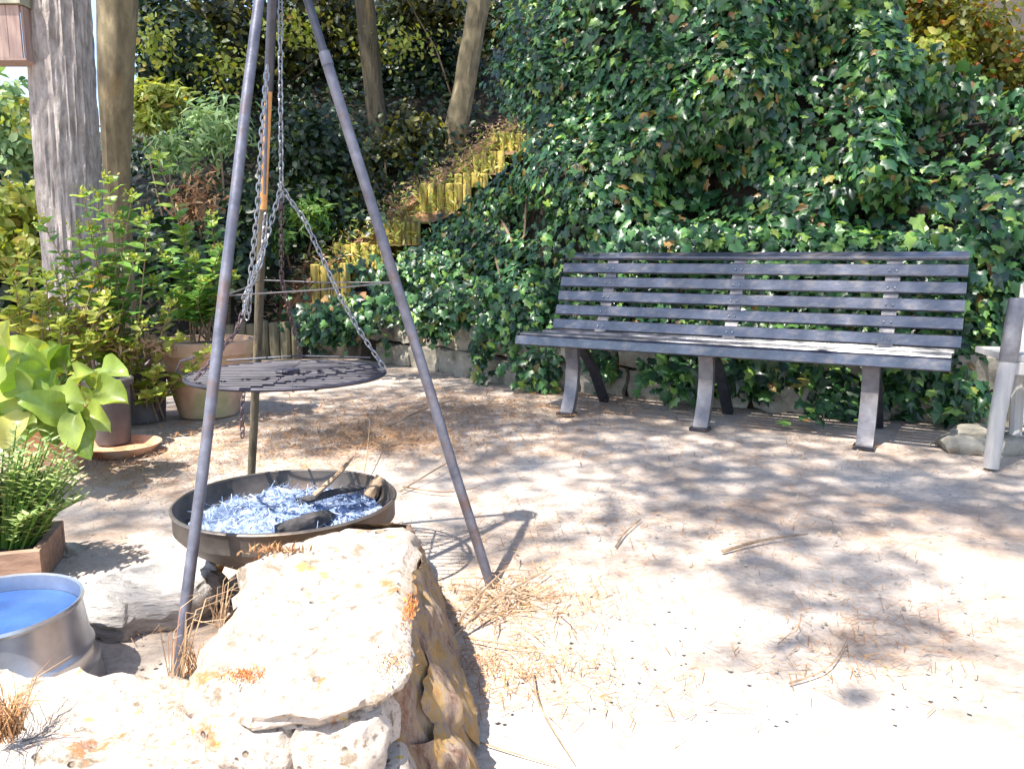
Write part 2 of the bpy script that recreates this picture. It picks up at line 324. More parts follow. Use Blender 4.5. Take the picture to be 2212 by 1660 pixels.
for j in range(len(zs)-1):
    for i in range(len(xs)-1):
        q = [(i, j), (i+1, j), (i+1, j+1), (i, j+1)]
        px, py = grid_xy([keep[a] for a in q])
        if all(px[k] > np.interp(py[k], *IVY_EDGE)+45 and py[k] > np.interp(px[k], [1600, 1900, 1935, 1985, 2080, 2212, 2600], [-900, -900, 60, 150, 190, 230, 270]) for k in range(4)):
            for a in q:
                if a not in idx: idx[a] = len(bk.v); bk.v.append(keep[a])
            bk.f.append(tuple(idx[a] for a in q))
tag(bk.build('bank', M['soil']), kind='structure')

# ================================================================== RETAINING WALL
def rough_block(c, size, ang, seed, sub=4, amp=.018):
    """a rough stone: rounded box with chipped surfaces"""
    V = {}; F = []; n = sub
    def vid(p):
        return V.setdefault(p, len(V))
    for ax in range(3):
        for sgn in (0, n):
            for a in range(n):
                for b in range(n):
                    q = []
                    for da, db in ((0, 0), (1, 0), (1, 1), (0, 1)):
                        p = [0, 0, 0]; p[ax] = sgn; p[(ax+1) % 3] = a+da; p[(ax+2) % 3] = b+db; q.append(vid(tuple(p)))
                    F.append(tuple(q) if sgn else tuple(reversed(q)))
    ca, sa = math.cos(ang), math.sin(ang); out = []
    for p in V:
        v = Vector([(t/n-.5)*2 for t in p]); l = max(abs(v.x), abs(v.y), abs(v.z)); r = v.normalized()*1.28
        v = v.lerp(r, .28); v = Vector((v.x*size[0]/2, v.y*size[1]/2, v.z*size[2]/2))
        w = Vector((noise.noise(v*9+Vector((seed, 0, 0))), noise.noise(v*9+Vector((0, seed, 7))), noise.noise(v*9+Vector((3, 0, seed)))))*amp*2
        w += Vector((0, noise.noise(v*28+Vector((seed, 1, 0))), noise.noise(v*24+Vector((0, seed, 7)))))*amp*.6
        v = v+w; out.append(Vector(c)+Vector((v.x*ca-v.y*sa, v.x*sa+v.y*ca, v.z)))
    return out, F
wall = thing('retaining_wall', 'low grey dry stone retaining wall behind the long bench, topped with ivy', 'wall', (1.2, 5.3, 0))
xs = np.linspace(-1.25, 6, 60)
core = MB()
for i in range(len(xs)-1):
    a = Vector((xs[i], wall_y(xs[i])+.10, 0)); b = Vector((xs[i+1], wall_y(xs[i+1])+.10, 0))
    core.add([a+Vector((0, 0, -.05)), b+Vector((0, 0, -.05)), b+Vector((0, 0, .4)), a+Vector((0, 0, .4)), a+Vector((0, .25, .4)), b+Vector((0, .25, .4))], [(0, 1, 2, 3), (3, 2, 5, 4)])
core.build('wall_core', M['mortar'], wall)
seed = 0
for course, (z0, hh) in enumerate(((0, .22), (.22, .20))):
    x = -1.2-.1*course
    while x < 5.4:
        w = random.uniform(.26, .58); xm = x+w/2
        ya, yb = wall_y(x), wall_y(x+w); ang = math.atan2(yb-ya, w); L_ = math.hypot(w, yb-ya)
        hs = hh*random.uniform(.86, 1.02)
        vs, fs = rough_block((xm, (ya+yb)/2+.09+random.uniform(-.02, .03), z0+hs/2-.01), (L_*.97, .22, hs), ang, seed, 5)
        MB().add(vs, fs).build('stone', M['wall_stone'], wall); seed += 3.7
        x += w
# ================================================================== STEPS
steps = thing('garden_steps', 'steps of yellow palisade logs climbing the slope beside the ivy', 'steps', at(700, 762, 7.8))
sp = [(560, 775, 7.55, 205, .36), (712, 762, 7.8, 120, .30), (715, 635, 8.15, 105, .30), (780, 588, 8.55, 125, .31), (860, 532, 9.0, 105, .28), (962, 452, 9.5, 115, .28), (1018, 412, 9.95, 85, .22), (1056, 376, 10.4, 75, .27), (1104, 325, 10.9, 90, .22)]
for i, (x, y, Y, wpx, hh) in enumerate(sp):
    c = at(x, y, Y); wm = wpx/FPX*Y; r_ = .052; n = max(3, int(wm/(2*r_))); dirv = Vector((.94, -.10, 0)).normalized() if i else Vector((1, .05, 0))
    for k in range(n):
        p = c+dirv*((k-(n-1)/2)*2*r_*1.0)+Vector((0, random.uniform(-.01, .01), 0)); top = hh+random.uniform(-.03, .02)
        MB().tube([p+Vector((0, 0, -.15)), p+Vector((0, 0, top-.012)), p+Vector((0, 0, top))], [r_, r_, r_*.8], 9, jit=.06).build('log', M['old_log'] if i < 2 else M['log'], steps)
    if i+1 < len(sp) and i:
        c2 = at(sp[i+1][0], sp[i+1][1], sp[i+1][2]); q = c+Vector((0, 0, hh-.03)); dd = wm/2+.08
        MB().add([q-dirv*dd+Vector((0, .03, 0)), q+dirv*dd+Vector((0, .03, 0)), c2+dirv*dd+Vector((0, .1, .02)), c2-dirv*dd+Vector((0, .1, .02))], [(0, 1, 2, 3)]).build('tread', M['stringer'], steps)
prev = None
edge = [at(600, 700, 7.9), at(690, 590, 8.2), at(800, 505, 8.8), at(905, 430, 9.5), at(1000, 365, 10.2), at(1090, 290, 11.0), at(1150, 250, 11.6)]
eb = MB()
for i in range(len(edge)-1):
    a, b = edge[i], edge[i+1]; off = Vector((-.10, .10, 0)); dn = Vector((0, 0, -.35))
    eb.add([a, b, b+off, a+off, a+dn, b+dn, b+off+dn, a+off+dn], [(0, 1, 2, 3), (1, 0, 4, 5), (3, 2, 6, 7)])
eb.build('edge_board', M['stringer'], steps, smooth=False)
# brown earth apron left of the steps
ap = MB(); L1 = [e+Vector((-.1, .1, -.02)) for e in edge]; L2 = [e+Vector((-.55, .35, -.14)) for e in edge]
n = len(edge); ap.v = [tuple(v) for v in L1+L2]; ap.f = [(i, i+1, n+i+1, n+i) for i in range(n-1)]
tag(ap.build('slope_path', M['stringer']), kind='structure')

# ================================================================== TREES
def trunk_mesh(pts, rad, n=36, ridge=.03, seed=0):
    pts = [Vector(p) for p in pts]; mb = MB(); rows = 70 if n < 60 else 240; vs = []
    cum = [0]
    for a, b in zip(pts, pts[1:]): cum.append(cum[-1]+(b-a).length)
    for j in range(rows+1):
        s = cum[-1]*j/rows; px = [np.interp(s, cum, [p[k] for p in pts]) for k in range(3)]; r = np.interp(s, cum, rad)
        for k in range(n):
            a = 2*math.pi*k/n; d = Vector((math.cos(a), math.sin(a), 0))
            f = noise.noise(Vector((d.x*3.2+seed, d.y*3.2, px[2]*.55)))*.5+abs(noise.noise(Vector((d.x*8+seed, d.y*8, px[2]*1.5))))-.3+(.45*abs(noise.noise(Vector((d.x*17+seed, d.y*17, px[2]*4.5))))+.22*noise.noise(Vector((d.x*22, d.y*22, px[2]*14))) if n > 60 else 0)
            vs.append(Vector(px)+d*(r+ridge*f))
    mb.v = [tuple(v) for v in vs]; mb.f = [(j*n+k, j*n+(k+1) % n, (j+1)*n+(k+1) % n, (j+1)*n+k) for j in range(rows) for k in range(n)]
    return mb
tA = at(172, 800, 5.3); tA.z = 0
treeA = thing('pine_tree', 'large pine with thick grey ridged trunk at the left behind the potted plants', 'tree', tA)
trunk_mesh([tA+Vector((.02, 0, -.1)), at(165, 640, 5.3), at(150, 400, 5.3), at(137, 200, 5.3), at(124, 0, 5.3), at(110, -260, 5.3), Vector((-3.3, 5.2, 6.5)), Vector((-3.3, 5.2, 9.5))],
           [.25, .18, .182, .182, .18, .18, .15, .08], 120, .028, 1).build('trunk', M['bark_grey'], treeA)
tB = at(262, 700, 6.4); tB.z = 0
treeB = thing('pine_tree', 'slimmer brown pine trunk standing just right of the thick grey trunk', 'tree', tB)
trunk_mesh([tB, at(255, 520, 6.3), at(252, 350, 6.2), at(250, 200, 6.1), at(254, 0, 6.1), at(262, -260, 6.0), Vector((-3.0, 6.0, 6.5)), Vector((-3.0, 6.0, 9.5))],
           [.10, .10, .10, .12, .14, .14, .10, .07], 36, .02, 5).build('trunk', M['bark_tan'], treeB)
tC = at(832, 400, 11.5)
treeC = thing('forest_tree', 'dim straight brown trunk on the dark slope left of the steps', 'tree', tC)
trunk_mesh([tC+Vector((0, 0, -.5)), at(832, 400, 11.5), at(808, 200, 11.5), at(788, 0, 11.5), at(770, -180, 11.5), Vector((-2.9, 11.5, 9))], [.17, .15, .135, .135, .13, .1], 24, .02, 9).build('trunk', M['bark_brown'], treeC)
tD = at(975, 345, 11.3)
treeD = thing('forest_tree', 'leaning brown trunk with sunlit moss at the top of the steps', 'tree', tD)
trunk_mesh([tD+Vector((-.1, 0, -.5)), at(972, 345, 11.3), at(1005, 180, 11.3), at(1035, 0, 11.3), at(1062, -180, 11.3), Vector((.3, 11.3, 9))], [.2, .175, .155, .14, .13, .1], 24, .03, 13).build('trunk', M['bark_tan'], treeD)

# ---- overhead canopy: the crowns of these trees stand where the dapples in the photo say leaves are
def poly_g(pts): return np.array([tuple(ground(x, y))[:2] for x, y in pts])
def inside(poly, x, y):
    n = len(poly); c = False; j = n-1
    for i in range(n):
        if (poly[i, 1] > y) != (poly[j, 1] > y) and x < (poly[j, 0]-poly[i, 0])*(y-poly[i, 1])/(poly[j, 1]-poly[i, 1])+poly[i, 0]: c = not c
        j = i
    return c
LIT = [poly_g(p) for p in (
    [(985, 1700), (1000, 1505), (1290, 1475), (1310, 1400), (1460, 1355), (1600, 1290), (1640, 1420), (1780, 1490), (1900, 1440), (1890, 1320), (1960, 1270), (2260, 1215), (3600, 1215), (3600, 5000), (600, 5000)],
    [(-900, 5000), (-900, 1330), (100, 1290), (190, 1400), (380, 1440), (420, 1500), (1000, 1500), (1040, 5000)],
    [(360, 1500), (400, 1150), (900, 1050), (985, 1120), (1010, 1300), (1000, 1500)],
    [(1270, 1260), (1290, 1170), (1380, 1180), (1440, 1250), (1360, 1290)],
    [(1010, 1170), (1060, 1090), (1120, 1060), (1210, 1080), (1200, 1190), (1120, 1270), (1020, 1270)],
    [(400, 1240), (400, 1000), (620, 960), (860, 1010), (900, 1130), (850, 1220), (650, 1260)],
    [(150, 1290), (170, 1140), (370, 1120), (400, 1230), (330, 1300)],
    [(-600, 1240), (-300, 860), (220, 860), (170, 960), (160, 1240)],
    [(1960, 1220), (2000, 1140), (2300, 1130), (2700, 1200), (2500, 1240)])]
SHADY = [poly_g(p) for p in ([(90, 1120), (150, 1050), (260, 1010), (395, 1020), (390, 1110), (250, 1135)], [(215, 1450), (200, 1330), (330, 1300), (420, 1290), (400, 1460)],
    [(1650, 1285), (1760, 1265), (1880, 1330), (1880, 1420), (1790, 1470), (1690, 1400)], [(1110, 1330), (1300, 1290), (1440, 1350), (1280, 1460), (1090, 1500)], [(1180, 1180), (1300, 1150), (1500, 1230), (1420, 1310), (1220, 1250)], [(1330, 1130), (1650, 1120), (2000, 1240), (1700, 1290), (1480, 1210)])]
def shade_p(x, y):
    for p in SHADY:
        if inside(p, x, y): return .93
    for p in LIT:
        if inside(p, x, y): return .0
    if y > 7.6 and abs(x-(-1.9+(y-8.1)*.72)) < .38: return .45
    if x < -1.2 and y < 4.0: return .12
    if x < -1.2 and y < 6.2: return .58
    if -1.2 <= x < .2 and 3.4 < y < 5.8: return .9
    if 1.2 < x < 3 and 3.9 < y < 5: return .62
    if -1.4 < x < .35 and 5.8 < y < 7.4: return .55
    if y < 4.6 and x > -1.2: return .88
    if y < 6: return .74
    if x > .2 and y < 8.5: return .88
    return .97
centres = []
yy = 1.2
while yy < 15:
    xx = -7.5
    while xx < 7.5:
        x, y = xx+random.uniform(-.2, .2), yy+random.uniform(-.2, .2)
        tz = 0.0 if y < 5 else min(3.0, .5*(y-5))
        sp_ = shade_p(x, y)
        if random.random() < (sp_ if sp_ in (.0, .93, .97) else sp_+.65*nz(x, y, 2, 1.5)):
            hz = random.uniform(7.2, 10.2)+(0 if y < 8 else .34*(y-8))
            # shade is wanted at target height tz above (x, y)
            centres.append((x-S2.x*hz, y-S2.y*hz, hz+tz*0.0+tz))
        xx += .36
    yy += .36
centres = np.array(centres)
# keep the air that the camera looks through clear
px, py = grid_xy(centres); front = centres[:, 1] > .5
centres = centres[~(front & (py > -160) & (px > -300) & (px < 2500) & (centres[:, 1] < 10))]
roots = [('A', treeA, Vector((tA.x, tA.y, 0))), ('B', treeB, Vector((tB.x, tB.y, 0))), ('C', treeC, tC), ('D', treeD, tD)]
own = np.array([min(range(4), key=lambda k: (c[0]-roots[k][2].x)**2+(c[1]-roots[k][2].y)**2*(1 if k < 2 else 1.6)) for c in centres])
for k, (_, tree, root) in enumerate(roots):
    cs = centres[own == k]; per = 120; n = len(cs)*per
    c = np.repeat(cs, per, 0); P_ = c+rnd(n, 1.0)*np.array([.175, .175, .12])
    tip = P_-c+rnd(n, .1)+np.array([0, 0, .05]); nr = rnd(n); S = rng.uniform(.07, .13, n)
    scatter('crown', P_, nr, tip, S, 'needle', M['needle'], tree, W=np.full(n, .034))
    lb = MB(); top = Vector((root.x, root.y, 7.6+(0 if k < 2 else 1.5)))
    if len(cs):
        for c in cs[rng.permutation(len(cs))[:16]]:
            c = Vector(c); mid = top.lerp(c, .55)+Vector((0, 0, .3))
            if any(inside(pg, q.x+S2.x*q.z, q.y+S2.y*q.z) for pg in LIT for q in (top.lerp(mid, .5), mid, mid.lerp(c, .33), mid.lerp(c, .66))): continue
            lb.tube([top, mid, c], [.055, .03, .012], 6)
        lb.build('limb', M['bark_brown'], tree)

# ---- background planting -------------------------------------------------
def shrub(name, label, cat, blobs, tmpl, mat, size, parent=None, stems=2, stem_mat='twig', base=None, group=None, up=.35):
    pts = []; ctr = []
    for (x, y, Y, rx, ry, rz, n) in blobs:
        c = np.array(at(x, y, Y)); d = unit(rng.normal(0, 1, (n, 3))); rad = rng.uniform(.25, 1, (n, 1))**.5
        # clumpy: snap towards sub-centres
        sc = c+unit(rng.normal(0, 1, (14, 3)))*rng.uniform(.35, .95, (14, 1))*np.array([rx, ry, rz]); pick = rng.integers(0, 14, n)
        p = c+d*rad*np.array([rx, ry, rz]); p = p*.45+(sc[pick]+rng.normal(0, .22, (n, 3))*np.array([rx, ry, rz]))*.55
        pts.append(p); ctr.append(np.repeat(c[None], n, 0))
    P_ = np.concatenate(pts); C_ = np.concatenate(ctr); n = len(P_)
    if base is None: b = P_.mean(0); base = Vector((b[0], b[1], max(0, hill_z(b[0], b[1])) if b[1] > wall_y(b[0]) else 0))
    root = thing(name, label, cat, base, group)
    nr = unit(P_-C_)*.6+rnd(n, .55)+np.array([0, -.3, up]); tip = rnd(n, .8)+np.array([0, -.2, -.35]); S = size*rng.uniform(.6, 1.25, n)
    scatter('foliage', P_, nr, tip, S, tmpl, mat, root)
    sb = MB(); 
    for i in range(stems):
        q = Vector(P_[rng.integers(0, n)]); b0 = base+Vector((random.uniform(-.1, .1), random.uniform(-.1, .1), -.1))
        sb.tube([b0, b0.lerp(q, .5)+Vector((random.uniform(-.1, .1), 0, .08)), q], [.02, .012, .004], 5)
    sb.build('stem', M[stem_mat], root); return root
# undergrowth carpet on the hillside
n = 52000; X = rng.uniform(-11, 6.5, n); Yv = wall_y(X)+rng.uniform(.3, 12, n)
Z = np.array([hill_z(a, b)+.35*max(0, nz(a, b, 8, 1.3)) for a, b in zip(X, Yv)])+rng.uniform(0, .55, n)**1.3
P_ = np.stack([X, Yv, Z], 1); gx, gy = grid_xy(P_)
path = (gx > np.interp(gy, [250, 430, 600, 760], [1060, 880, 700, 560])) & (gx < np.interp(gy, [250, 330, 560, 760], [1190, 1140, 880, 780])) & (gy > 240) & (gy < 790)
ok = ~path; P_ = P_[ok]; n = len(P_)
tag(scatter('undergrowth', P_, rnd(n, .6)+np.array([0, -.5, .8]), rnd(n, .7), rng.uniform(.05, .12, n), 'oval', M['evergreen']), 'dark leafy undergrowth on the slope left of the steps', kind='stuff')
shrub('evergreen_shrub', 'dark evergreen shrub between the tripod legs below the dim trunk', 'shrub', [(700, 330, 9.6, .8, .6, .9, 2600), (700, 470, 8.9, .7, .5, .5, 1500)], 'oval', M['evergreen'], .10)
shrub('laurel_bush', 'glossy green laurel bush at the foot of the steps by the tripod chains', 'shrub', [(672, 470, 8.6, .34, .3, .24, 620), (600, 520, 8.3, .2, .3, .2, 200)], 'lance', M['bright'], .13)
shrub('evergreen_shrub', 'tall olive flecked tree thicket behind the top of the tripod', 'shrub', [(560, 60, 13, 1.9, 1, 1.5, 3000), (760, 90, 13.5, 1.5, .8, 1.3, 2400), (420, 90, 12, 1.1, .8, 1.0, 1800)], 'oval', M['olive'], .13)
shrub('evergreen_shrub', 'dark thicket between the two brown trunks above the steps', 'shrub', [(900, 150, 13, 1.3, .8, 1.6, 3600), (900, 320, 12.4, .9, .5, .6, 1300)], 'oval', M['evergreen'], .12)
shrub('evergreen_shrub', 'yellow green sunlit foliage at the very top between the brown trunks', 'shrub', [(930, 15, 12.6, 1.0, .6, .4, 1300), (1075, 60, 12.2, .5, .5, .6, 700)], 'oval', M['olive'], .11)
shrub('grey_green_shrub', 'soft grey green shrub right of the slim pine trunk', 'shrub', [(470, 270, 8.4, .5, .5, .5, 700), (390, 330, 8.2, .4, .4, .35, 350)], 'lance', M['blue_green'], .13)
shrub('golden_grass', 'sunlit yellow green grass clump seen beside the slim pine trunk', 'grass', [(345, 215, 9.5, .42, .4, .26, 1400), (330, 260, 9.3, .25, .3, .12, 500)], 'lance', M['lime'], .17, up=1)
shrub('evergreen_shrub', 'dark shrub above the golden grass right of the pine trunks', 'shrub', [(380, 120, 11, .9, .6, .8, 1800), (330, 40, 12, .6, .5, .6, 800)], 'oval', M['evergreen'], .12)
shrub('mottled_shrub', 'loose leafy shrub speckled with pale leaves under the right tripod leg', 'shrub', [(830, 330, 10.6, .5, .4, .3, 500), (760, 400, 9.6, .5, .4, .3, 500), (900, 290, 11, .6, .4, .4, 500)], 'oval', M['olive'], .10)
shrub('backlit_shrub', 'backlit yellow green leaves scattered in the dark thicket beside the tripod top', 'shrub', [(480, 150, 10.5, .7, .5, .5, 260), (640, 60, 11, .8, .5, .5, 240), (860, 90, 11.5, .9, .4, .5, 260), (330, 90, 10, .4, .3, .5, 200), (70, 250, 8, .3, .3, .4, 160)], 'oval', M['lime'], .08)
shrub('reddish_shrub', 'bare reddish twiggy shrub behind the large terracotta pot', 'shrub', [(430, 430, 7.6, .38, .3, .36, 420)], 'lance', M['dry_needle'], .10, stems=9)
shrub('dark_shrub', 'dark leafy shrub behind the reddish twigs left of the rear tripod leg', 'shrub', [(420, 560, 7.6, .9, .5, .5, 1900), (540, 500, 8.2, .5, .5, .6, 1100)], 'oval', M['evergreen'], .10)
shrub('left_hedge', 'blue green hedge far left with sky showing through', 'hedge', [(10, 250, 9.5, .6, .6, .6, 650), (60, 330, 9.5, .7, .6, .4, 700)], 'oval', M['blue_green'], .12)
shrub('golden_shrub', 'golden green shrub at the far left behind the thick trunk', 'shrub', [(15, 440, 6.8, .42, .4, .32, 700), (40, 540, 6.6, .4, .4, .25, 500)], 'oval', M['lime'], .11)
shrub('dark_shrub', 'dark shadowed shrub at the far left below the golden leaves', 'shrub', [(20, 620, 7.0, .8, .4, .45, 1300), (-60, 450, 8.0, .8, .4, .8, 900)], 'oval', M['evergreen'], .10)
shrub('autumn_shrub', 'orange and yellow shrub at the top right above the ivy', 'shrub', [(2080, 60, 8.3, .95, .6, .5, 1900), (2180, 150, 8.2, .6, .5, .4, 800), (1960, 30, 8.4, .5, .4, .5, 800)], 'oval', M['autumn'], .085)
shrub('olive_shrub', 'yellow green shrub above the ivy in the upper right middle', 'shrub', [(1740, 30, 8.6, .5, .4, .45, 900), (1870, 60, 8.4, .35, .4, .4, 500), (2000, 130, 8.1, .5, .4, .3, 700)], 'oval', M['lime'], .09)

# ================================================================== IVY
ivy = thing('ivy_bank', 'dense dark green ivy covering the bank and wall behind the bench', 'ivy', (1.5, 5.6, 0))
n = 54000; X = rng.uniform(-1.4, 5.6, n); Z = .28+3.9*rng.uniform(0, 1, n)
keepi = []; Yv = np.zeros(n)
for i in range(n): Yv[i] = ivy_y(X[i], Z[i])
e = 0.05
nrm = np.array([(-(ivy_y(x+e, z)-y)/e*-1, -1, (ivy_y(x, z+e)-y)/e) for x, z, y in zip(X, Z, Yv)])
nrm[:, 0] = np.array([(ivy_y(x+e, z)-y)/e for x, z, y in zip(X, Z, Yv)])
depth = rng.exponential(.09, n); P_ = np.stack([X, Yv+depth-.06, Z], 1)
gx, gy = grid_xy(P_); edge_x = np.interp(gy, *IVY_EDGE)+rng.normal(0, 14, n)
ok = (gx > edge_x) & (gy > np.interp(gx, [1600, 1900, 1935, 1985, 2080, 2212, 2600], [-900, -900, 40, 130, 165, 200, 240])+rng.normal(0, 16, n))
# shallow bare hollows
hol = np.array([nz(x, z, 21, .8) for x, z in zip(X, Z)]); ok &= ~((hol > .30) & (Z > .9) & (rng.uniform(0, 1, n) < .55))
for cx, cz, rx, rz, a in DENTS:
    if a > .25: ok &= ~((((X-cx)/rx)**2+((Z-cz)/rz)**2 < .7) & (rng.uniform(0, 1, n) < .65))
P_, nrm, depth = P_[ok], nrm[ok], depth[ok]
# hanging pieces: (x, y, Y, rx, ry, rz, n) on the photo grid
hang = [(960, 700, 6.5, .25, .08, .12, 320), (1110, 700, 5.8, .2, .08, .16, 320), (1480, 800, 5.0, .22, .08, .14, 300), (1630, 800, 4.95, .2, .08, .16, 300), (1300, 780, 5.45, .1, .07, .12, 120), (745, 690, 6.95, .36, .16, .16, 700), (700, 715, 6.9, .2, .12, .1, 260), (1040, 740, 5.95, .07, .06, .22, 130), (1160, 790, 5.6, .16, .08, .16, 210), (1010, 660, 6.2, .9, .12, .12, 800),
        (1960, 800, 4.62, .22, .10, .22, 430), (2080, 720, 4.6, .2, .1, .3, 420), (2080, 850, 4.4, .14, .1, .12, 160), (1560, 770, 5.05, .3, .12, .08, 260), (1750, 790, 4.88, .4, .12, .10, 420), (1830, 860, 4.7, .16, .1, .12, 180), (2180, 560, 4.6, .4, .2, .4, 700),
        (1650, 520, 5.45, 1.1, .12, .10, 800), (1110, 640, 5.95, .4, .12, .12, 420), (870, 590, 7.0, .4, .15, .15, 400)]
for (x, y, Y, rx, ry, rz, m) in hang:
    c = np.array(at(x, y, Y)); p = c+rnd(m, .5)*np.array([rx, ry, rz])*1.1; p[:, 2] = np.maximum(p[:, 2], .03)
    P_ = np.concatenate([P_, p]); nrm = np.concatenate([nrm, np.repeat([[0, -1, .4]], m, 0)]); depth = np.concatenate([depth, np.full(m, .05)])
n = len(P_); N_ = unit(nrm)+rnd(n, .5)+np.array([-.1, -.1, .25]); tip = rnd(n, .45)+np.array([0, -.15, -1.0]); S = (.030+.080*rng.beta(1.5, 2.1, n))*np.where(P_[:, 0] > .6, 1.15, .9)
gx, gy = grid_xy(P_); inview = (gx > 0) & (gx < 2212) & (gy > 0) & (gy < 1660)
score = np.where(inview & (depth < .09), S/P_[:, 1]+rng.uniform(0, .004, n), 0); big = np.argsort(-score)[:300]; mask = np.ones(n, bool); mask[big] = False
ivl = leaf_mesh('leaf', 'ivy', M['ivy'])
leaf_objects('leaf', P_[big], N_[big], tip[big], S[big], ivl, ivy)
tag(scatter('foliage', P_[mask], N_[mask], tip[mask], S[mask], 'ivy', M['ivy'], ivy), kind='stuff')
st = MB()
for i in range(3):
    x = random.uniform(-.6, .6); z = .45; pts = []
    for k in range(7):
        gxk, gyk = grid_xy([(x, ivy_y(x, z)+.06, z)])
        if gxk[0] < np.interp(gyk[0], *IVY_EDGE)+60: break
        pts.append((x, ivy_y(x, z)+.05+random.uniform(-.05, .04), z)); x += random.uniform(-.18, .18); z += random.uniform(.2, .5)
    if len(pts) > 2: st.tube(pts, [.012]*len(pts), 5)
tag(st.build('stem', M['twig'], ivy), kind='stuff')
# a small seedling under the bench
sd = thing('ivy_seedling', 'small patch of round leaves on the soil under the bench seat', 'plant', ground(1790, 915))
c = np.array(at(1780, 893, 4.35)); m = 26; p = c+rnd(m, 1)*np.array([.09, .05, .035])
leaf_objects('leaf', p, rnd(m, .25)+np.array([0, -.5, 1]), rnd(m, .6), rng.uniform(.05, .08, m), ivl, sd)
MB().tube([Vector(c)-Vector((0, 0, .1)), Vector(c)], .003, 5).build('stem', M['twig'], sd)

# ================================================================== BENCH
bd = Vector((.86, -.51, 0)).normalized(); bnv = Vector((.51, .86, 0)).normalized(); B0 = Vector((.356, 4.81, 0))
BA = math.atan2(bd.y, bd.x)
def bp(t, b, z): return B0+bd*t+bnv*b+Vector((0, 0, z))
def brot(tilt): return Matrix.Rotation(BA, 3, 'Z') @ Matrix.Rotation(tilt, 3, 'X')
bench = thing('slatted_bench', 'long dark slatted bench with three curved legs in front of the ivy', 'bench', bp(.84, .3, 0))
L_ = 2.40; tm = .84
seat_slats = [(-.03, .442, .058, .030, R(78)), (.035, .474, .062, .028, R(8)), (.112, .470, .062, .028, R(-4)), (.188, .464, .062, .028, R(-5)), (.265, .460, .062, .028, R(-3)), (.342, .466, .062, .028, R(8))]
for b, z, w, th, tl in seat_slats:
    MB().box(bp(tm, b, z), (L_+random.uniform(-.01, .01), w, th), brot(tl), .005).build('seat_slat', M['slat'], bench, smooth=False)
back_slats = [(.415, .515), (.455, .608), (.490, .700), (.525, .792), (.560, .884), (.605, .962)]
for i, (b, z) in enumerate(back_slats):
    tl = R(72) if i < 5 else R(28)
    MB().box(bp(tm+.03, b, z), (L_, .068, .026), brot(tl), .005).build('back_slat', M['slat'], bench, smooth=False)
def strip(path, width, thick, name, mat, parent, t0):
    """a bent flat bar in the plane across the bench: path of (b, z)"""
    mb = MB(); n = len(path); vs = []
    for i, (b, z) in enumerate(path):
        a = path[max(0, i-1)]; c = path[min(n-1, i+1)]; tx, tz = c[0]-a[0], c[1]-a[1]; l = math.hypot(tx, tz); nx_, nz_ = -tz/l, tx/l
        w = width[i] if hasattr(width, '__len__') else width
        for sgn, dt in ((-1, -1), (-1, 1), (1, 1), (1, -1)):
            vs.append(bp(t0+dt*w/2, b+nx_*thick/2*sgn, z+nz_*thick/2*sgn))
    fs = [(i*4+k, i*4+(k+1) % 4, (i+1)*4+(k+1) % 4, (i+1)*4+k) for i in range(n-1) for k in range(4)]+[(3, 2, 1, 0), tuple(range((n-1)*4, n*4))]
    mb.add(vs, fs); return mb.build(name, mat, parent, smooth=True)
def curve(ps, n=14):
    out = []; m = len(ps)
    for i in range(n+1):
        u = i/n*(m-1); k = min(int(u), m-2); f = u-k; p0, p1, p2, p3 = [ps[min(max(k+j, 0), m-1)] for j in (-1, 0, 1, 2)]
        out.append(tuple(.5*(2*p1[d]+(p2[d]-p0[d])*f+(2*p0[d]-5*p1[d]+4*p2[d]-p3[d])*f*f+(3*p1[d]-p0[d]-3*p2[d]+p3[d])*f**3) for d in range(len(p1))))
    return out
for t0 in (0, .84, 1.69):
    strip(curve([(-.035, .0), (.0, .07), (.035, .18), (.045, .30), (.02, .435)]), .082, .04, 'front_leg', M['cast'], bench, t0)
    MB().box(bp(t0, -.04, .008), (.10, .09, .016), brot(0)).build('foot', M['dark_steel'], bench, smooth=False)
    strip(curve([(.53, .0), (.45, .10), (.36, .22), (.24, .33), (.10, .43)]), .06, .035, 'rear_leg', M['dark_steel'], bench, t0)
    strip(curve([(-.02, .443), (.12, .448), (.27, .438), (.37, .46), (.44, .54), (.53, .76), (.60, .945)], 20), .075, .022, 'back_support', M['cast'], bench, t0+.02)
for t0 in (.02, .86, 1.71):
    for b, z in back_slats[:5]:
        for dt in (-.018, .018):
            c = bp(t0+dt, b-.017, z); MB().tube([c, c-bnv*.004+Vector((0, 0, .0012))], [.0065, .0045], 8).build('bolt', M['chain'], bench)
# second bench, just its end shows
c2 = ground(2140, 1010)
ch = thing('garden_chair', 'pale wooden chair at the right edge with a tall corner post greyed by painted shade', 'chair', c2)
def cr(x, y, z): return c2+Vector((x, y, z))
MB().tube([cr(0, 0, 0), cr(.015, .01, .25), cr(.05, .03, .485)], [.034, .036, .038], 10).build('front_leg', M['armrest'], ch)
MB().tube([cr(.05, .03, .487), cr(.072, .045, .76), cr(.072, .045, .775)], [.040, .036, .03], 10).build('corner_post', M['cast'], ch)  # upper half of the post, its shade put into the darker grey
for k in range(4):
    MB().box(cr(.66+.02*k, .02+.10*k, .50), (1.2, .085, .03), Matrix.Rotation(R(-6), 3, 'Z'), .004).build('seat_slat', M['armrest'], ch, smooth=False)
MB().box(cr(.66, -.02, .455), (1.16, .03, .06), Matrix.Rotation(R(-6), 3, 'Z'), .004).build('apron', M['armrest'], ch, smooth=False)
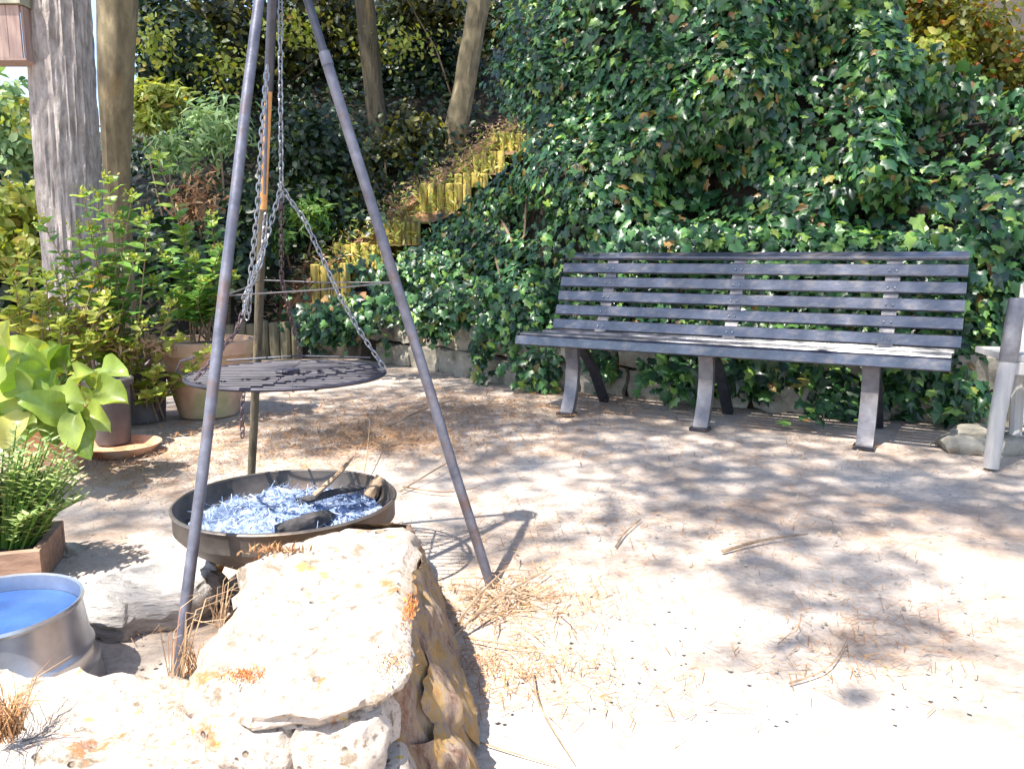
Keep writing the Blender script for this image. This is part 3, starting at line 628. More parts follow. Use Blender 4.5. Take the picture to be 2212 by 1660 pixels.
for k, z in enumerate((.60, .70, .80)):
    MB().box(cr(.92, .36+.03*k, z), (1.1, .022, .065), Matrix.Rotation(R(-6), 3, 'Z'), .004).build('back_slat', M['armrest'], ch, smooth=False)
MB().tube([cr(.36, .40, 0), cr(.35, .42, .5), cr(.40, .50, .82)], [.03, .032, .026], 8).build('rear_leg', M['armrest'], ch)
MB().tube([cr(1.22, -.10, 0), cr(1.22, -.10, .485)], .035, 8).build('front_leg', M['armrest'], ch)
MB().tube([cr(1.38, .28, 0), cr(1.38, .28, .5), cr(1.42, .36, .86)], .03, 8).build('rear_leg', M['armrest'], ch)

# ================================================================== TRIPOD, CHAINS, GRATE
apex = at(595, -129, 2.2)
fL, fR, fB = ground(383, 1462), ground(1060, 1265), ground(538, 1160)
tri = thing('grill_tripod', 'tall three legged steel pipe tripod standing over the fire bowl', 'tripod', Vector((apex.x, apex.y, 0)))
def lerp(a, b, t): return a.lerp(b, t)
def jitter_line(a, b, n=8, s=.0015): return [lerp(a, b, i/n)+Vector((random.uniform(-s, s), random.uniform(-s, s), 0)) for i in range(n+1)]
aL, aR, aB = apex+Vector((-.02, -.01, 0)), apex+Vector((.035, 0, 0)), apex+Vector((-.01, .03, 0))
MB().tube(jitter_line(fL, aL), .0135, 14).build('leg', M['steel'], tri)
j = .84
MB().tube(jitter_line(fR, lerp(fR, aR, j)), .0148, 14).build('leg', M['steel'], tri)
MB().tube([lerp(fR, aR, j-.02), aR], .0118, 12).build('leg_top', M['dark_steel'], tri)
MB().tube([lerp(fR, aR, j-.015), lerp(fR, aR, j+.004)], [.0160, .0150], 14).build('collar', M['steel'], tri)
MB().tube(jitter_line(fB, lerp(fB, aB, .62)), .0135, 12).build('leg', M['bark_brown'], tri, label='darker brown rear leg')
MB().tube([lerp(fB, aB, .62), lerp(fB, aB, .80)], .0105, 12).build('leg_sunlit', M['rust_sunlit'], tri, label='orange rusty section of the rear leg, coloured as sunlit')  # sunlit stretch of the rear leg, sun put into the orange colour
MB().tube([lerp(fB, aB, .80), aB], .0135, 12).build('leg_top', M['dark_steel'], tri)
MB().lathe([(0, -.035), (.055, -.035), (.06, -.02), (.06, .02), (.04, .04), (0, .045)], apex, 20).build('apex_plate', M['dark_steel'], tri)
def on(a, b, z): t = (z-a.z)/(b.z-a.z); return a.lerp(b, t)
pL, pR, pB = on(fL, aL, .86), on(fR, aR, .885), on(fB, aB, .885)
for a, b in ((pL, pR), (pB, pR), (pL, pB)): MB().tube([a, lerp(a, b, .5)+Vector((0, 0, -.004)), b], .0022, 6).build('spreader_wire', M['cast'], tri)
# chain link
def link_mesh(mat, name='link'):
    mb = MB(); a, b, r = .0062, .0098, .0021; pts = []
    for k in range(12):
        an = 2*math.pi*k/12; pts.append(Vector((a*math.cos(an), 0, b*math.sin(an)*1.0+(.003 if math.sin(an) > .1 else -.003 if math.sin(an) < -.1 else 0))))
    n = 5; vs = []
    for k in range(12):
        t = (pts[(k+1) % 12]-pts[k-1]).normalized(); u = Vector((0, 1, 0)); w = t.cross(u)
        vs += [pts[k]+(u*math.cos(2*math.pi*q/n)+w*math.sin(2*math.pi*q/n))*r for q in range(n)]
    fs = [(k*n+q, k*n+(q+1) % n, ((k+1) % 12)*n+(q+1) % n, ((k+1) % 12)*n+q) for k in range(12) for q in range(n)]
    mb.add(vs, fs); return mb.mesh(name, mat)
LK = link_mesh(M['chain']); LKB = link_mesh(M['burnt_chain'])
def chain(label, pts, group='chains of the tripod grill', burnt_below=None, step=.0178):
    pts = [Vector(p) for p in pts]; root = thing('chain', label, 'chain', pts[0], group)
    seg = []; d = 0; k = 0
    for a, b in zip(pts, pts[1:]):
        L = (b-a).length; t = (b-a)/L
        while d < L:
            p = a+t*d; o = bpy.data.objects.new('link', LKB if burnt_below is not None and p.z < burnt_below else LK); COL.objects.link(o); o.parent = root
            o.matrix_basis = Matrix.Translation(p-pts[0]) @ (t.to_track_quat('Z', 'Y').to_matrix() @ Matrix.Rotation(R(90)*(k % 2)+R(20)+random.uniform(-.25, .25), 3, 'Z')).to_4x4()
            d += step; k += 1
        d -= L
    return root
G0 = at(622, 808, 2.22); GR = .272
hook = at(608, 405, 2.2)
chain('straight main chain hanging from the tripod top to the central hook', [apex+Vector((.01, 0, -.05)), at(606, 180, 2.2), hook])
rl = G0+Vector((-.19, -.185, .012)); rr = at(830, 795, 2.20); rb = G0+Vector((-.03, .262, .012))
chain('grate chain running from the hook down to the near left rim', [hook, at(577, 510, 2.18), at(546, 610, 2.13), at(512, 715, 2.07), rl], burnt_below=.80)
chain('grate chain slanting from the hook down to the right rim', [hook, at(660, 478, 2.2), at(735, 642, 2.2), at(775, 712, 2.2), rr])
chain('sooty grate chain dropping almost straight from the hook to the back rim', [hook, at(608, 600, 2.36), rb], burnt_below=1.1)
chain('slack adjusting chain hanging beside the left leg', [at(577, 150, 2.15), at(565, 300, 2.13), at(557, 450, 2.12), at(541, 600, 2.11), at(538, 672, 2.11)])
chain('short knotted length of chain bunched beside the left leg', [at(574, 470, 2.10), at(566, 560, 2.1), at(541, 618, 2.09), at(528, 640, 2.09), at(534, 690, 2.09)])
chain('dark chain tail dangling below the grate beside the rear leg', [at(527, 838, 2.35), at(523, 890, 2.35), at(524, 940, 2.35)], burnt_below=3)
rod = thing('grey_rod', 'thin pale grey rod hanging beside the orange rear leg section', 'rod', at(577, 160, 2.2))
MB().tube([at(577, 148, 2.19), at(575, 300, 2.19), at(571, 420, 2.19)], .0042, 8).build('shaft', M['steel'], rod)
# grate
gr = thing('cooking_grate', 'round purplish steel cooking grate hung over the fire bowl', 'grate', G0)
def ring(mb, c, r, tr, n=56, m=6):
    vs = []; 
    for k in range(n):
        a = 2*math.pi*k/n; d = Vector((math.cos(a), math.sin(a), 0))
        vs += [Vector(c)+d*(r+tr*math.cos(2*math.pi*q/m))+Vector((0, 0, tr*math.sin(2*math.pi*q/m))) for q in range(m)]
    mb.add(vs, [(k*m+q, k*m+(q+1) % m, ((k+1) % n)*m+(q+1) % m, ((k+1) % n)*m+q) for k in range(n) for q in range(m)]); return mb
ring(MB(), G0, GR, .006).build('rim', M['grate'], gr)
for k in range(-8, 9):
    o = k*GR/9; half = math.sqrt(GR*GR-o*o)
    MB().tube([G0+Vector((-half, o, .002)), G0+Vector((half, o, .002))], .0026, 5).build('bar', M['grate'], gr)
for k in (-1, 0, 1):
    o = k*GR/2; half = math.sqrt(GR*GR-o*o)
    MB().tube([G0+Vector((o, -half, -.006)), G0+Vector((o, half, -.006))], .004, 5).build('cross_bar', M['grate'], gr)
MB().lathe([(0, .0), (.03, .0), (.036, .006), (.03, .011), (0, .012)], G0+Vector((0, 0, .004)), 14).build('hub', M['grate'], gr)
MB().tube([at(490, 778, 2.06), at(640, 768, 2.1), at(800, 772, 2.14)], .0022, 5).build('handle_wire', M['dark_steel'], gr)
MB().tube([G0+Vector((-.272, -.03, .0)), G0+Vector((-.30, -.04, .015)), G0+Vector((-.28, -.05, .045)), G0+Vector((-.24, -.06, .055))], .003, 6).build('hook', M['dark_steel'], gr)
MB().tube([at(632, 815, 1.97), at(632, 846, 1.97), at(636, 846, 1.97)], .0018, 5).build('drop_hook', M['steel'], gr)

# ================================================================== FIRE BOWL
BC = ground(620, 1076, .28); BR = .298
bowl = thing('fire_bowl', 'shallow dark steel fire bowl full of pale ash under the grate', 'fire bowl', Vector((BC.x, BC.y, 0)))
prof = [(.0, -.155), (.12, -.150), (.20, -.125), (.262, -.085), (.296, -.045), (BR, 0), (BR+.006, .003), (BR+.010, -.001), (BR+.004, -.012), (.302, -.055), (.268, -.095), (.205, -.136), (.12, -.160), (0, -.165)]
MB().lathe([(r, z) for r, z in reversed(prof)], BC, 64).build('bowl', M['bowl'], bowl)
ring(MB(), BC, BR+.004, .0045).build('rim', M['bowl'], bowl)
for k in range(3):
    a = R(60+120*k); d = Vector((math.cos(a), math.sin(a), 0))
    MB().tube([BC+d*.17+Vector((0, 0, -.14)), Vector((BC.x, BC.y, 0))+d*.24], .012, 8).build('leg', M['rust_sunlit'], bowl)
# ash bed
ash = MB(); n = 110; rings_ = 46
for i in range(rings_+1):
    r = .268*i/rings_
    for k in range(n):
        a = 2*math.pi*k/n; p = Vector((r*math.cos(a), r*math.sin(a), 0)); z = -.056+.030*noise.noise(p*14)+.014*noise.noise(p*40)+.008*noise.noise(p*110)+.004*noise.noise(p*240)+.03*(1-r/.275)
        ash.v.append(tuple(BC+p+Vector((0, 0, z))))
ash.f = [(i*n+k, i*n+(k+1) % n, (i+1)*n+(k+1) % n, (i+1)*n+k) for i in range(rings_) for k in range(n)]
ao = ash.build('ash_bed', M['ash_bed']); tag(ao, 'bluish white ash filling the fire bowl', 'ash', kind='stuff')
n = 2600; r = .262*np.sqrt(rng.uniform(0, 1, n)); a = rng.uniform(0, 2*math.pi, n); P_ = np.stack([BC.x+r*np.cos(a), BC.y+r*np.sin(a), BC.z-.052+.035*(1-r/.275)+.03*np.array([nz(x, y, 0, 14) for x, y in zip(r*np.cos(a), r*np.sin(a))])], 1)
tag(scatter('ash_flakes', P_, rnd(n, .45)+np.array([0, 0, 1]), rnd(n, 1)*np.array([1, 1, .3]), rng.uniform(.010, .045, n), 'needle', M['ash'], W=rng.uniform(.0006, .0016, n)), 'curled white ash flakes and burnt straw in the bowl', kind='stuff')
def stick(label, pts, r, mat='charcoal', name='burnt_log', cat='log', n=9, sub=5):
    pts = [Vector(p) for p in pts]; fine = [Vector(q) for q in curve([tuple(p) for p in pts], 9)]
    rr = np.interp(np.linspace(0, 1, len(fine)), np.linspace(0, 1, len(r)), r) if hasattr(r, '__len__') else [r]*len(fine)
    o = MB().tube(fine, list(rr), n, jit=.16).build(name, M[mat]); return tag(o, label, cat)
stick('charred log end lying in the ash near the stone', [BC+Vector((.03, -.20, -.03)), BC+Vector((.11, -.13, -.02)), BC+Vector((.13, -.04, -.04))], [.02, .024, .017])
stick('blackened branch lying across the ash', [BC+Vector((.02, .02, -.02)), BC+Vector((.12, .06, .0)), BC+Vector((.2, .12, .0))], [.013, .011, .007])
stick('thin pale stick poking up out of the bowl', [BC+Vector((.07, .03, .0)), BC+Vector((.13, .08, .05)), at(763, 985, 2.5)], [.008, .007, .004], 'twig', 'stick', 'stick', 7)
stick('upright scorched wood slab leaning on the back rim of the bowl', [BC+Vector((.20, .17, -.05)), BC+Vector((.235, .2, .005))], [.022, .018], 'twig', 'wood_slab', 'wood')

# ================================================================== FOREGROUND STONE WALL
def blob_noise(v, seed, f=6): return Vector((noise.noise(v*f+Vector((seed, 0, 0))), noise.noise(v*f+Vector((0, seed, 5))), noise.noise(v*f+Vector((9, 0, seed)))))
def rock(outline, thick, seed, name, mat, parent, amp=.012, label=None, n=84, rings_=16, side=10, bulge=.02, taper=.0):
    o = [Vector(p) for p in outline]; m = len(o); per = []
    for k in range(n):
        u = k/n*m; i = int(u); f = u-i; p0, p1, p2, p3 = [o[(i+jj) % m] for jj in (-1, 0, 1, 2)]
        cr_ = .5*(2*p1+(p2-p0)*f+(2*p0-5*p1+4*p2-p3)*f*f+(3*p1-p0-3*p2+p3)*f**3); ln = p1.lerp(p2, f); pp = cr_.lerp(ln, .75); pp = pp+Vector((noise.noise(pp*16+Vector((seed, 0, 0))), noise.noise(pp*16+Vector((0, seed, 0))), 0))*.022+Vector((noise.noise(pp*50), noise.noise(pp*50+Vector((4, 4, 4))), 0))*.010; per.append(pp)
    c = sum(per, Vector())/n; vs = []; fs = []
    for i in range(rings_+1):
        s = (i/rings_)**.85
        for p in per:
            q = c.lerp(p, s*.985); q = q+Vector((0, 0, -.012*max(0, s-.93)/.07)); vs.append(q)
    for i in range(1, side+1):
        s = i/side
        for p in per:
            d = (p-c); d.z = 0; d.normalize(); q = p+Vector((0, 0, -.012-thick*s))+d*(bulge*math.sin(math.pi*min(1, s*1.1))-taper*s); vs.append(q)
    out = []
    for q in vs:
        st_ = noise.noise(Vector((q.x*3, q.y*3, q.z*75+seed)))*.010; dq = q-c; dq.z = 0
        if dq.length > 1e-4: q = q+dq.normalized()*st_*min(1, dq.length*6)
        w = blob_noise(q, seed, 7)*amp*1.6+blob_noise(q, seed+4, 22)*amp*.7+blob_noise(q, seed+8, 60)*amp*.28; out.append(q+w)
    tot = rings_+side
    fs = [(i*n+k, i*n+(k+1) % n, (i+1)*n+(k+1) % n, (i+1)*n+k) for i in range(tot) for k in range(n)]
    fs.append(tuple(range(tot*n, tot*n+n))); fs = [tuple(reversed(f)) if len(f) == 4 else f for f in fs]
    # winding: outline order decides; fix through recalculated normals
    o2 = MB().add(out, fs).build(name, mat, parent, label=label)
    import bmesh
    bm = bmesh.new(); bm.from_mesh(o2.data); bmesh.ops.recalc_face_normals(bm, faces=bm.faces); bm.to_mesh(o2.data); bm.free(); return o2
fw = thing('stone_wall_end', 'rough sunlit limestone wall end in the near left corner', 'stone wall', (-.5, 1.4, 0))
slab = [ground(530, 1212, .34), ground(640, 1165, .36), ground(760, 1125, .37), ground(882, 1118, .37), ground(893, 1180, .36), ground(870, 1330, .34), ground(868, 1400, .32), ground(800, 1455, .30), ground(720, 1480, .29), ground(560, 1490, .27), ground(430, 1478, .25), ground(430, 1440, .26), ground(480, 1360, .30), ground(525, 1290, .32)]
rock(slab, .055, 3.1, 'top_slab', M['limestone'], fw, .010, 'big pale slab lying on top of the wall end')
left = [ground(-260, 1440, .20), ground(0, 1428, .22), ground(150, 1436, .215), ground(330, 1462, .20), ground(430, 1478, .19), ground(520, 1530, .185), ground(470, 1640, .17), ground(330, 1800, .15), ground(0, 1900, .15), ground(-260, 1800, .15)]
rock(left, .15, 8.7, 'capstone', M['limestone'], fw, .016, 'wide low pitted stone left of the slab')
lay = [
 ([(450, 1478, .235), (640, 1500, .235), (650, 1540, .225), (600, 1590, .215), (480, 1600, .21), (430, 1530, .22)], .06),
 ([(640, 1495, .24), (760, 1480, .25), (850, 1450, .27), (862, 1480, .26), (820, 1560, .235), (740, 1590, .225), (650, 1585, .22)], .07),
 ([(540, 1610, .15), (640, 1590, .16), (760, 1590, .16), (880, 1600, .16), (885, 1700, .14), (760, 1760, .13), (560, 1740, .13)], .10),
 ([(330, 1640, .14), (440, 1600, .15), (560, 1610, .15), (560, 1740, .12), (400, 1800, .11)], .12),
 ([(700, 1640, .12), (880, 1620, .12), (890, 1800, .08), (700, 1850, .07)], .10)]
for i, (pts, th) in enumerate(lay):
    rock([ground(*p) for p in pts], th, 20+i*5.3, 'stone', M['limestone'], fw, .008, n=56, rings_=10, side=6, bulge=.012)
# body of the wall below the slab: brown flaking end face
def face_rock(cols, rows, fn, seed, name, mat, amp):
    mb = MB()
    for j in range(rows+1):
        for i in range(cols+1):
            q = fn(i/cols, j/rows); w = blob_noise(q, seed, 6)*amp*1.6+Vector((noise.noise(Vector((q.x*40, q.y*40, q.z*9))), noise.noise(Vector((q.x*45+3, q.y*40, q.z*8))), 0))*amp+blob_noise(q, seed+4, 50)*amp*.35
            mb.v.append(tuple(q+w))
    c = cols+1; mb.f = [(j*c+i, j*c+i+1, (j+1)*c+i+1, (j+1)*c+i) for j in range(rows) for i in range(cols)]
    return mb
def end_fn(u, v):
    # u runs round the end: near-left front, right end, far side; v from bottom to top
    tp = [(430, 1500, .22), (700, 1500, .245), (862, 1478, .27), (884, 1400, .31), (893, 1290, .335), (905, 1200, .345), (880, 1135, .35), (760, 1140, .34), (560, 1215, .32), (470, 1380, .28)]
    bt = [(380, 1800, -.02), (760, 1840, -.02), (1015, 1760, -.02), (1042, 1640, -.02), (1010, 1480, -.02), (958, 1310, -.02), (930, 1225, -.02), (760, 1230, -.02), (560, 1330, -.02), (440, 1560, -.02)]
    x = u*(len(tp)-1); k = min(int(x), len(tp)-2); f = x-k
    a = ground(*tp[k]).lerp(ground(*tp[k+1]), f); b = ground(*bt[k]).lerp(ground(*bt[k+1]), f); return b.lerp(a, v**.9)
face_rock(120, 26, end_fn, 51, 'wall_body', M['flaky'], .013).build('wall_body', M['flaky'], fw, label='orange brown flaking end face of the wall')
for i, (u0, u1, v0, v1) in enumerate(((.20, .30, .0, .55), (.26, .38, .25, .8), (.34, .46, .05, .6), (.42, .52, .4, .9))):
    f = lambda u, v: end_fn(u0+(u1-u0)*u, v0+(v1-v0)*v)+Vector((.018, -.006, 0))*math.sin(math.pi*u)*math.sin(math.pi*v)*1.6
    face_rock(22, 18, f, 60+i*3, 'stone', M['flaky'], .012).build('stone', M['flaky'], fw)
# moss cushions and dry blades
def moss(c, rx, ry, n, parent, name='moss', mat='orange_moss', s=.012):
    c = np.array(c); p = c+np.stack([rng.normal(0, rx, n), rng.normal(0, ry, n), np.abs(rng.normal(0, .004, n))], 1)
    tag(scatter(name, p, rnd(n), rnd(n, .6)+np.array([0, 0, 1]), rng.uniform(.5, 1.4, n)*s, 'lance', M[mat], parent), kind='stuff')
moss(ground(530, 1462, .272), .02, .012, 420, fw, s=.007); moss(ground(885, 1320, .33), .006, .035, 260, fw, s=.008); moss(ground(845, 1430, .31), .015, .02, 260, fw, mat='dry_needle', s=.007); moss(ground(600, 1195, .352), .035, .008, 140, fw, mat='dry_needle', s=.018)
moss(ground(350, 1560, .2), .03, .03, 60, fw, s=.006)
def blades(label, base, n, length, spread, mat, name='dry_grass', lean=(0, 0, 0), w=.003):
    root = thing(name, label, 'grass', base); b = MB()
    for i in range(n):
        a = random.uniform(0, 2*math.pi); d = Vector((math.cos(a), math.sin(a), 0))*random.uniform(.1, spread)+Vector(lean)*random.uniform(.5, 1); L = length*random.uniform(.5, 1); p0 = Vector(base)+Vector((random.uniform(-.02, .02), random.uniform(-.02, .02), 0))
        b.tube([p0, p0+d*L*.4+Vector((0, 0, L*.6)), p0+d*L+Vector((0, 0, L*.62))], [w*.5, w*.4, w*.12], 3, cap=False)
    b.build('blade', M[mat], root)['kind'] = 'stuff'; return root
bg_ = blades('pale dry grass stalks leaning between the left tripod leg and the slab', ground(380, 1475, .02), 14, .30, .5, 'dry_grass', lean=(.45, .1, 0), w=.0032)
blades('red brown dry grass beside the lower left edge of the slab', ground(425, 1450, .05), 40, .11, .8, 'dry_needle', w=.0022)
blades('dry reddish grass tuft on the left stone at the corner', ground(20, 1590, .2), 110, .12, 1.1, 'dry_needle', w=.0022)
nest = blades('arching dry grass strands in front of the fire bowl', ground(480, 1350, .12), 20, .17, 1.1, 'dry_grass', w=.0022)

# ================================================================== BUCKET
kc = at(-18, 1300, 1.62); kc.z = 0
bu = thing('metal_tub', 'galvanised metal tub of water painted with blue sky reflection beside the near stone', 'bucket', kc)
H_ = .205
MB().lathe([(.0, .004), (.2, .004), (.205, .0), (.197, .045), (.200, .052), (.193, .06), (.188, .085), (.191, .092), (.184, .10), (.172, H_-.012), (.178, H_-.004), (.176, H_+.003), (.170, H_), (.168, H_-.02), (.176, .12), (.0, .12)], kc, 64).build('tub', M['galv'], bu)
wv = MB(); n = 48; wv.v = [tuple(kc+Vector((0, 0, H_-.035)))]+[tuple(kc+Vector((.1685*math.cos(2*math.pi*k/n), .1685*math.sin(2*math.pi*k/n), H_-.035))) for k in range(n)]; wv.f = [(0, 1+k, 1+(k+1) % n) for k in range(n)]
tag(wv.build('water', M['water']), 'water surface inside the tub, blue sky reflection in its colour', kind='stuff')

# ================================================================== POTS AND PLANTS
def pot(label, c, r0, r1, hh, mat, rim=.03, name='plant_pot', parts=True):
    root = thing(name, label, 'pot', c); th = .014
    MB().lathe([(0, .0), (r0, 0), (r0+(r1-r0)*.5, hh*.5), (r1, hh-rim), (r1, hh), (r1-th, hh), (r1-th, hh-.04), (r0, .02)], c, 40, .004).build('body', mat, root)
    ring_ = MB().lathe([(r1-.002, hh-rim*1.6), (r1+.016, hh-rim*1.5), (r1+.02, hh-.004), (r1+.012, hh+.004), (r1-th, hh+.003)], c, 40); ring_.build('rim', mat, root)
    MB().lathe([(r1-th-.001, hh-.035), (r1*.5, hh-.02), (0.001, hh-.015)], c, 30).build('soil', M['soil'], root); return root
bigc = ground(452, 893)
pot('large lime stained terracotta pot behind the tripod', bigc, .17, .285, .46, M['old_terracotta'], .05)
p1 = ground(120, 1012); pot('small bright terracotta pot under the big leaved plant', p1, .115, .15, .27, M['terracotta'])
p2 = ground(245, 962); pot('dark narrow pot standing in a terracotta saucer', p2+Vector((0, 0, .02)), .085, .10, .33, M['dark_pot'], .02)
sa = thing('saucer', 'wide terracotta saucer under the dark pot', 'saucer', ground(262, 975))
MB().lathe([(0, .0), (.15, 0), (.19, .045), (.182, .045), (.146, .010), (0, .010)], ground(262, 975), 48).build('dish', M['terracotta'], sa)
p3 = ground(300, 905); pot('dull brown pot in the shade behind the saucer', p3, .15, .17, .30, M['dark_pot'])
# planter trough bottom left
tc = ground(95, 1262); tr_ = thing('planter_trough', 'old brown wooden trough at the left edge holding the bushy plant', 'planter', tc+Vector((-.45, .05, 0)))
td = Vector((-.93, -.28, 0)).normalized(); tn = Vector((-td.y, td.x, 0))*-1
if tn.y < 0: tn = -tn
RA = Matrix.Rotation(math.atan2(td.y, td.x), 3, 'Z')
for off in (0, .26): MB().box(tc+td*.45+tn*off+Vector((0, 0, .055)), (.9, .022, .11), RA, .003).build('side_board', M['wood_plank'], tr_, smooth=False)
for off in (.012, .888): MB().box(tc+td*off+tn*.13+Vector((0, 0, .0545)), (.022, .236, .107), RA).build('end_board', M['wood_plank'], tr_, smooth=False)
MB().box(tc+td*.45+tn*.13+Vector((0, 0, .085)), (.85, .235, .01), RA).build('soil', M['soil'], tr_, smooth=False)
# bushy grey green plant in it
bp0 = tc+td*.17+tn*.14+Vector((0, 0, .09)); bush = thing('bushy_plant', 'bushy grey green plant with upright stems in the brown trough', 'plant', bp0)
stm = MB(); LP, LN, LT, LS = [], [], [], []
for i in range(170):
    a = random.uniform(0, 6.28); rr = random.uniform(0, 1)**.5; d = Vector((math.cos(a)*rr*.22, math.sin(a)*rr*.11, 0)); tipv = bp0+d*1.4+Vector((0, 0, random.uniform(.2, .46)*(1.12-.5*rr)))
    b0 = bp0+d*.6; mid = b0.lerp(tipv, .5)+Vector((0, 0, .03)); stm.tube([b0, mid, tipv], [.0035, .003, .0015], 4, cap=False)
    for k in range(26):
        f = .12+.88*k/25; q = b0.lerp(mid, f*2) if f < .5 else mid.lerp(tipv, f*2-1); an = k*2.4; o_ = Vector((math.cos(an), math.sin(an), random.uniform(.3, .9)))
        LP.append(q); LT.append(o_); LN.append(Vector((-o_.x*.5, -o_.y*.5, 1))); LS.append(random.uniform(.025, .05)*(1.1-.3*f))
stm.build('stem', M['bright'], bush)
tag(scatter('foliage', np.array(LP), np.array(LN), np.array(LT), np.array(LS), 'lance', M['sage'], bush, W=np.array(LS)*1.5), kind='stuff')
# bergenia: big leaves, each one a part
def big_leaf_mesh(seed, mat):
    mb = MB(); nu, nv = 8, 10; rs = random.Random(seed)
    for j in range(nv+1):
        v = j/nv; w = .40*math.sin(math.pi*min(1, v*.93+.07))**.55*(1 if v < .98 else .6)
        for i in range(nu+1):
            u = (i/nu-.5)*2; x = u*w*(1+.03*math.sin(9*v+seed)); z = .22*u*u*w/.4+.08*math.sin(7*v+seed)*abs(u)**1.5-.4*(v-.3)**2+.045*math.sin(13*v+seed*2)*u
            mb.v.append((x, v, z))
    c = nu+1; mb.f = [(j*c+i, j*c+i+1, (j+1)*c+i+1, (j+1)*c+i) for j in range(nv) for i in range(nu)]
    return mb.mesh('leaf', mat)
M['bergenia'] = leaf_mat('big leaf', [(0, (.10, .21, .025)), (.5, (.22, .35, .05)), (.85, (.36, .46, .09)), (1, (.52, .5, .16))], .35, .3, (1.3, 1.15, .4), .6)
def veins(m):
    nt = m.node_tree; N, L = nt.nodes, nt.links; b = N['Principled BSDF']; tc = N.new('ShaderNodeTexCoord'); sx = N.new('ShaderNodeSeparateXYZ'); L.new(tc.outputs['Object'], sx.inputs[0])
    def mth(op, a, c):
        q = N.new('ShaderNodeMath'); q.operation = op
        for i, v in enumerate((a, c)):
            if v is None: continue
            if isinstance(v, (int, float)): q.inputs[i].default_value = v
            else: L.new(v, q.inputs[i])
        return q.outputs[0]
    ax = mth('ABSOLUTE', sx.outputs[0], None); w = mth('SINE', mth('MULTIPLY', mth('SUBTRACT', sx.outputs[1], mth('MULTIPLY', ax, .9)), 44.0), None)
    side = mth('GREATER_THAN', w, .93); mid = mth('LESS_THAN', ax, .012); v = mth('MAXIMUM', side, mid)
    t = tex(N, L, 6, 6, .7); tt = mth('MULTIPLY', t.outputs[0], .5); f = mth('ADD', mth('MULTIPLY', v, .3), tt)
    r = [n_ for n_ in N if n_.type == 'VALTORGB'][0]; mx = N.new('ShaderNodeMixRGB'); mx.blend_type = 'SCREEN'; L.new(f, mx.inputs[0]); L.new(r.outputs[0], mx.inputs[1]); mx.inputs[2].default_value = (.30, .26, .10, 1)
    L.new(mx.outputs[0], b.inputs['Base Color']); bump(N, L, b, v, .35, .02)
veins(M['bergenia'])
BL = [big_leaf_mesh(s, M['bergenia']) for s in (1, 2.3, 4.1)]
bc = p1+Vector((0, 0, .25)); bg2 = thing('big_leaved_plant', 'plant with large rounded yellow green leaves in the terracotta pot', 'plant', bc)
pet = MB()
spots = [(15, 745, 3.35, .24, 10), (20, 860, 3.1, .30, -30), (85, 790, 3.4, .20, -10), (110, 845, 3.25, .22, 15), (170, 820, 3.35, .20, 40), (235, 800, 3.4, .18, 80), (235, 850, 3.3, .20, 100), (150, 890, 3.2, .18, 130), (200, 900, 3.2, .17, 120), (185, 948, 3.1, .17, 165),
         (60, 925, 3.1, .18, -150), (45, 890, 3.05, .18, -110), (120, 915, 3.15, .18, 170), (75, 845, 3.2, .18, -60), (-20, 800, 3.3, .24, -60), (140, 780, 3.5, .18, 20), (-30, 900, 3.1, .25, -100), (60, 760, 3.5, .19, -20), (30, 800, 3.0, .2, 20), (140, 860, 3.1, .2, 80), (95, 880, 3.0, .19, -30), (-10, 840, 3.0, .24, -70), (180, 870, 3.3, .18, 60), (210, 830, 3.5, .17, 10), (110, 770, 3.45, .18, 30), (70, 820, 3.3, .2, -40), (30, 930, 2.95, .17, -170), (160, 930, 3.0, .15, 170)]
for i, (x, y, Y, L, az) in enumerate(spots):
    c = at(x, y, Y); d = Vector((math.sin(R(az)), -.55, math.cos(R(az))*.8)).normalized(); nr = (Vector((random.uniform(-.3, .3), -.75, .75))).normalized(); nr = (nr-d*nr.dot(d)).normalized(); xx_ = d.cross(nr)
    o = bpy.data.objects.new('leaf', BL[i % 3]); COL.objects.link(o); o.parent = bg2; base_ = c-d*L*.5
    m = Matrix([[xx_[k], d[k], nr[k]] for k in range(3)]).to_4x4(); m.translation = base_-bc; o.matrix_basis = m @ Matrix.Diagonal((L*.85, L, L, 1))
    pet.tube([bc+Vector((random.uniform(-.03, .03), 0, 0)), bc.lerp(base_, .5)+Vector((0, 0, .04)), base_], [.008, .007, .005], 6)
pet.build('stem', M['bright'], bg2)
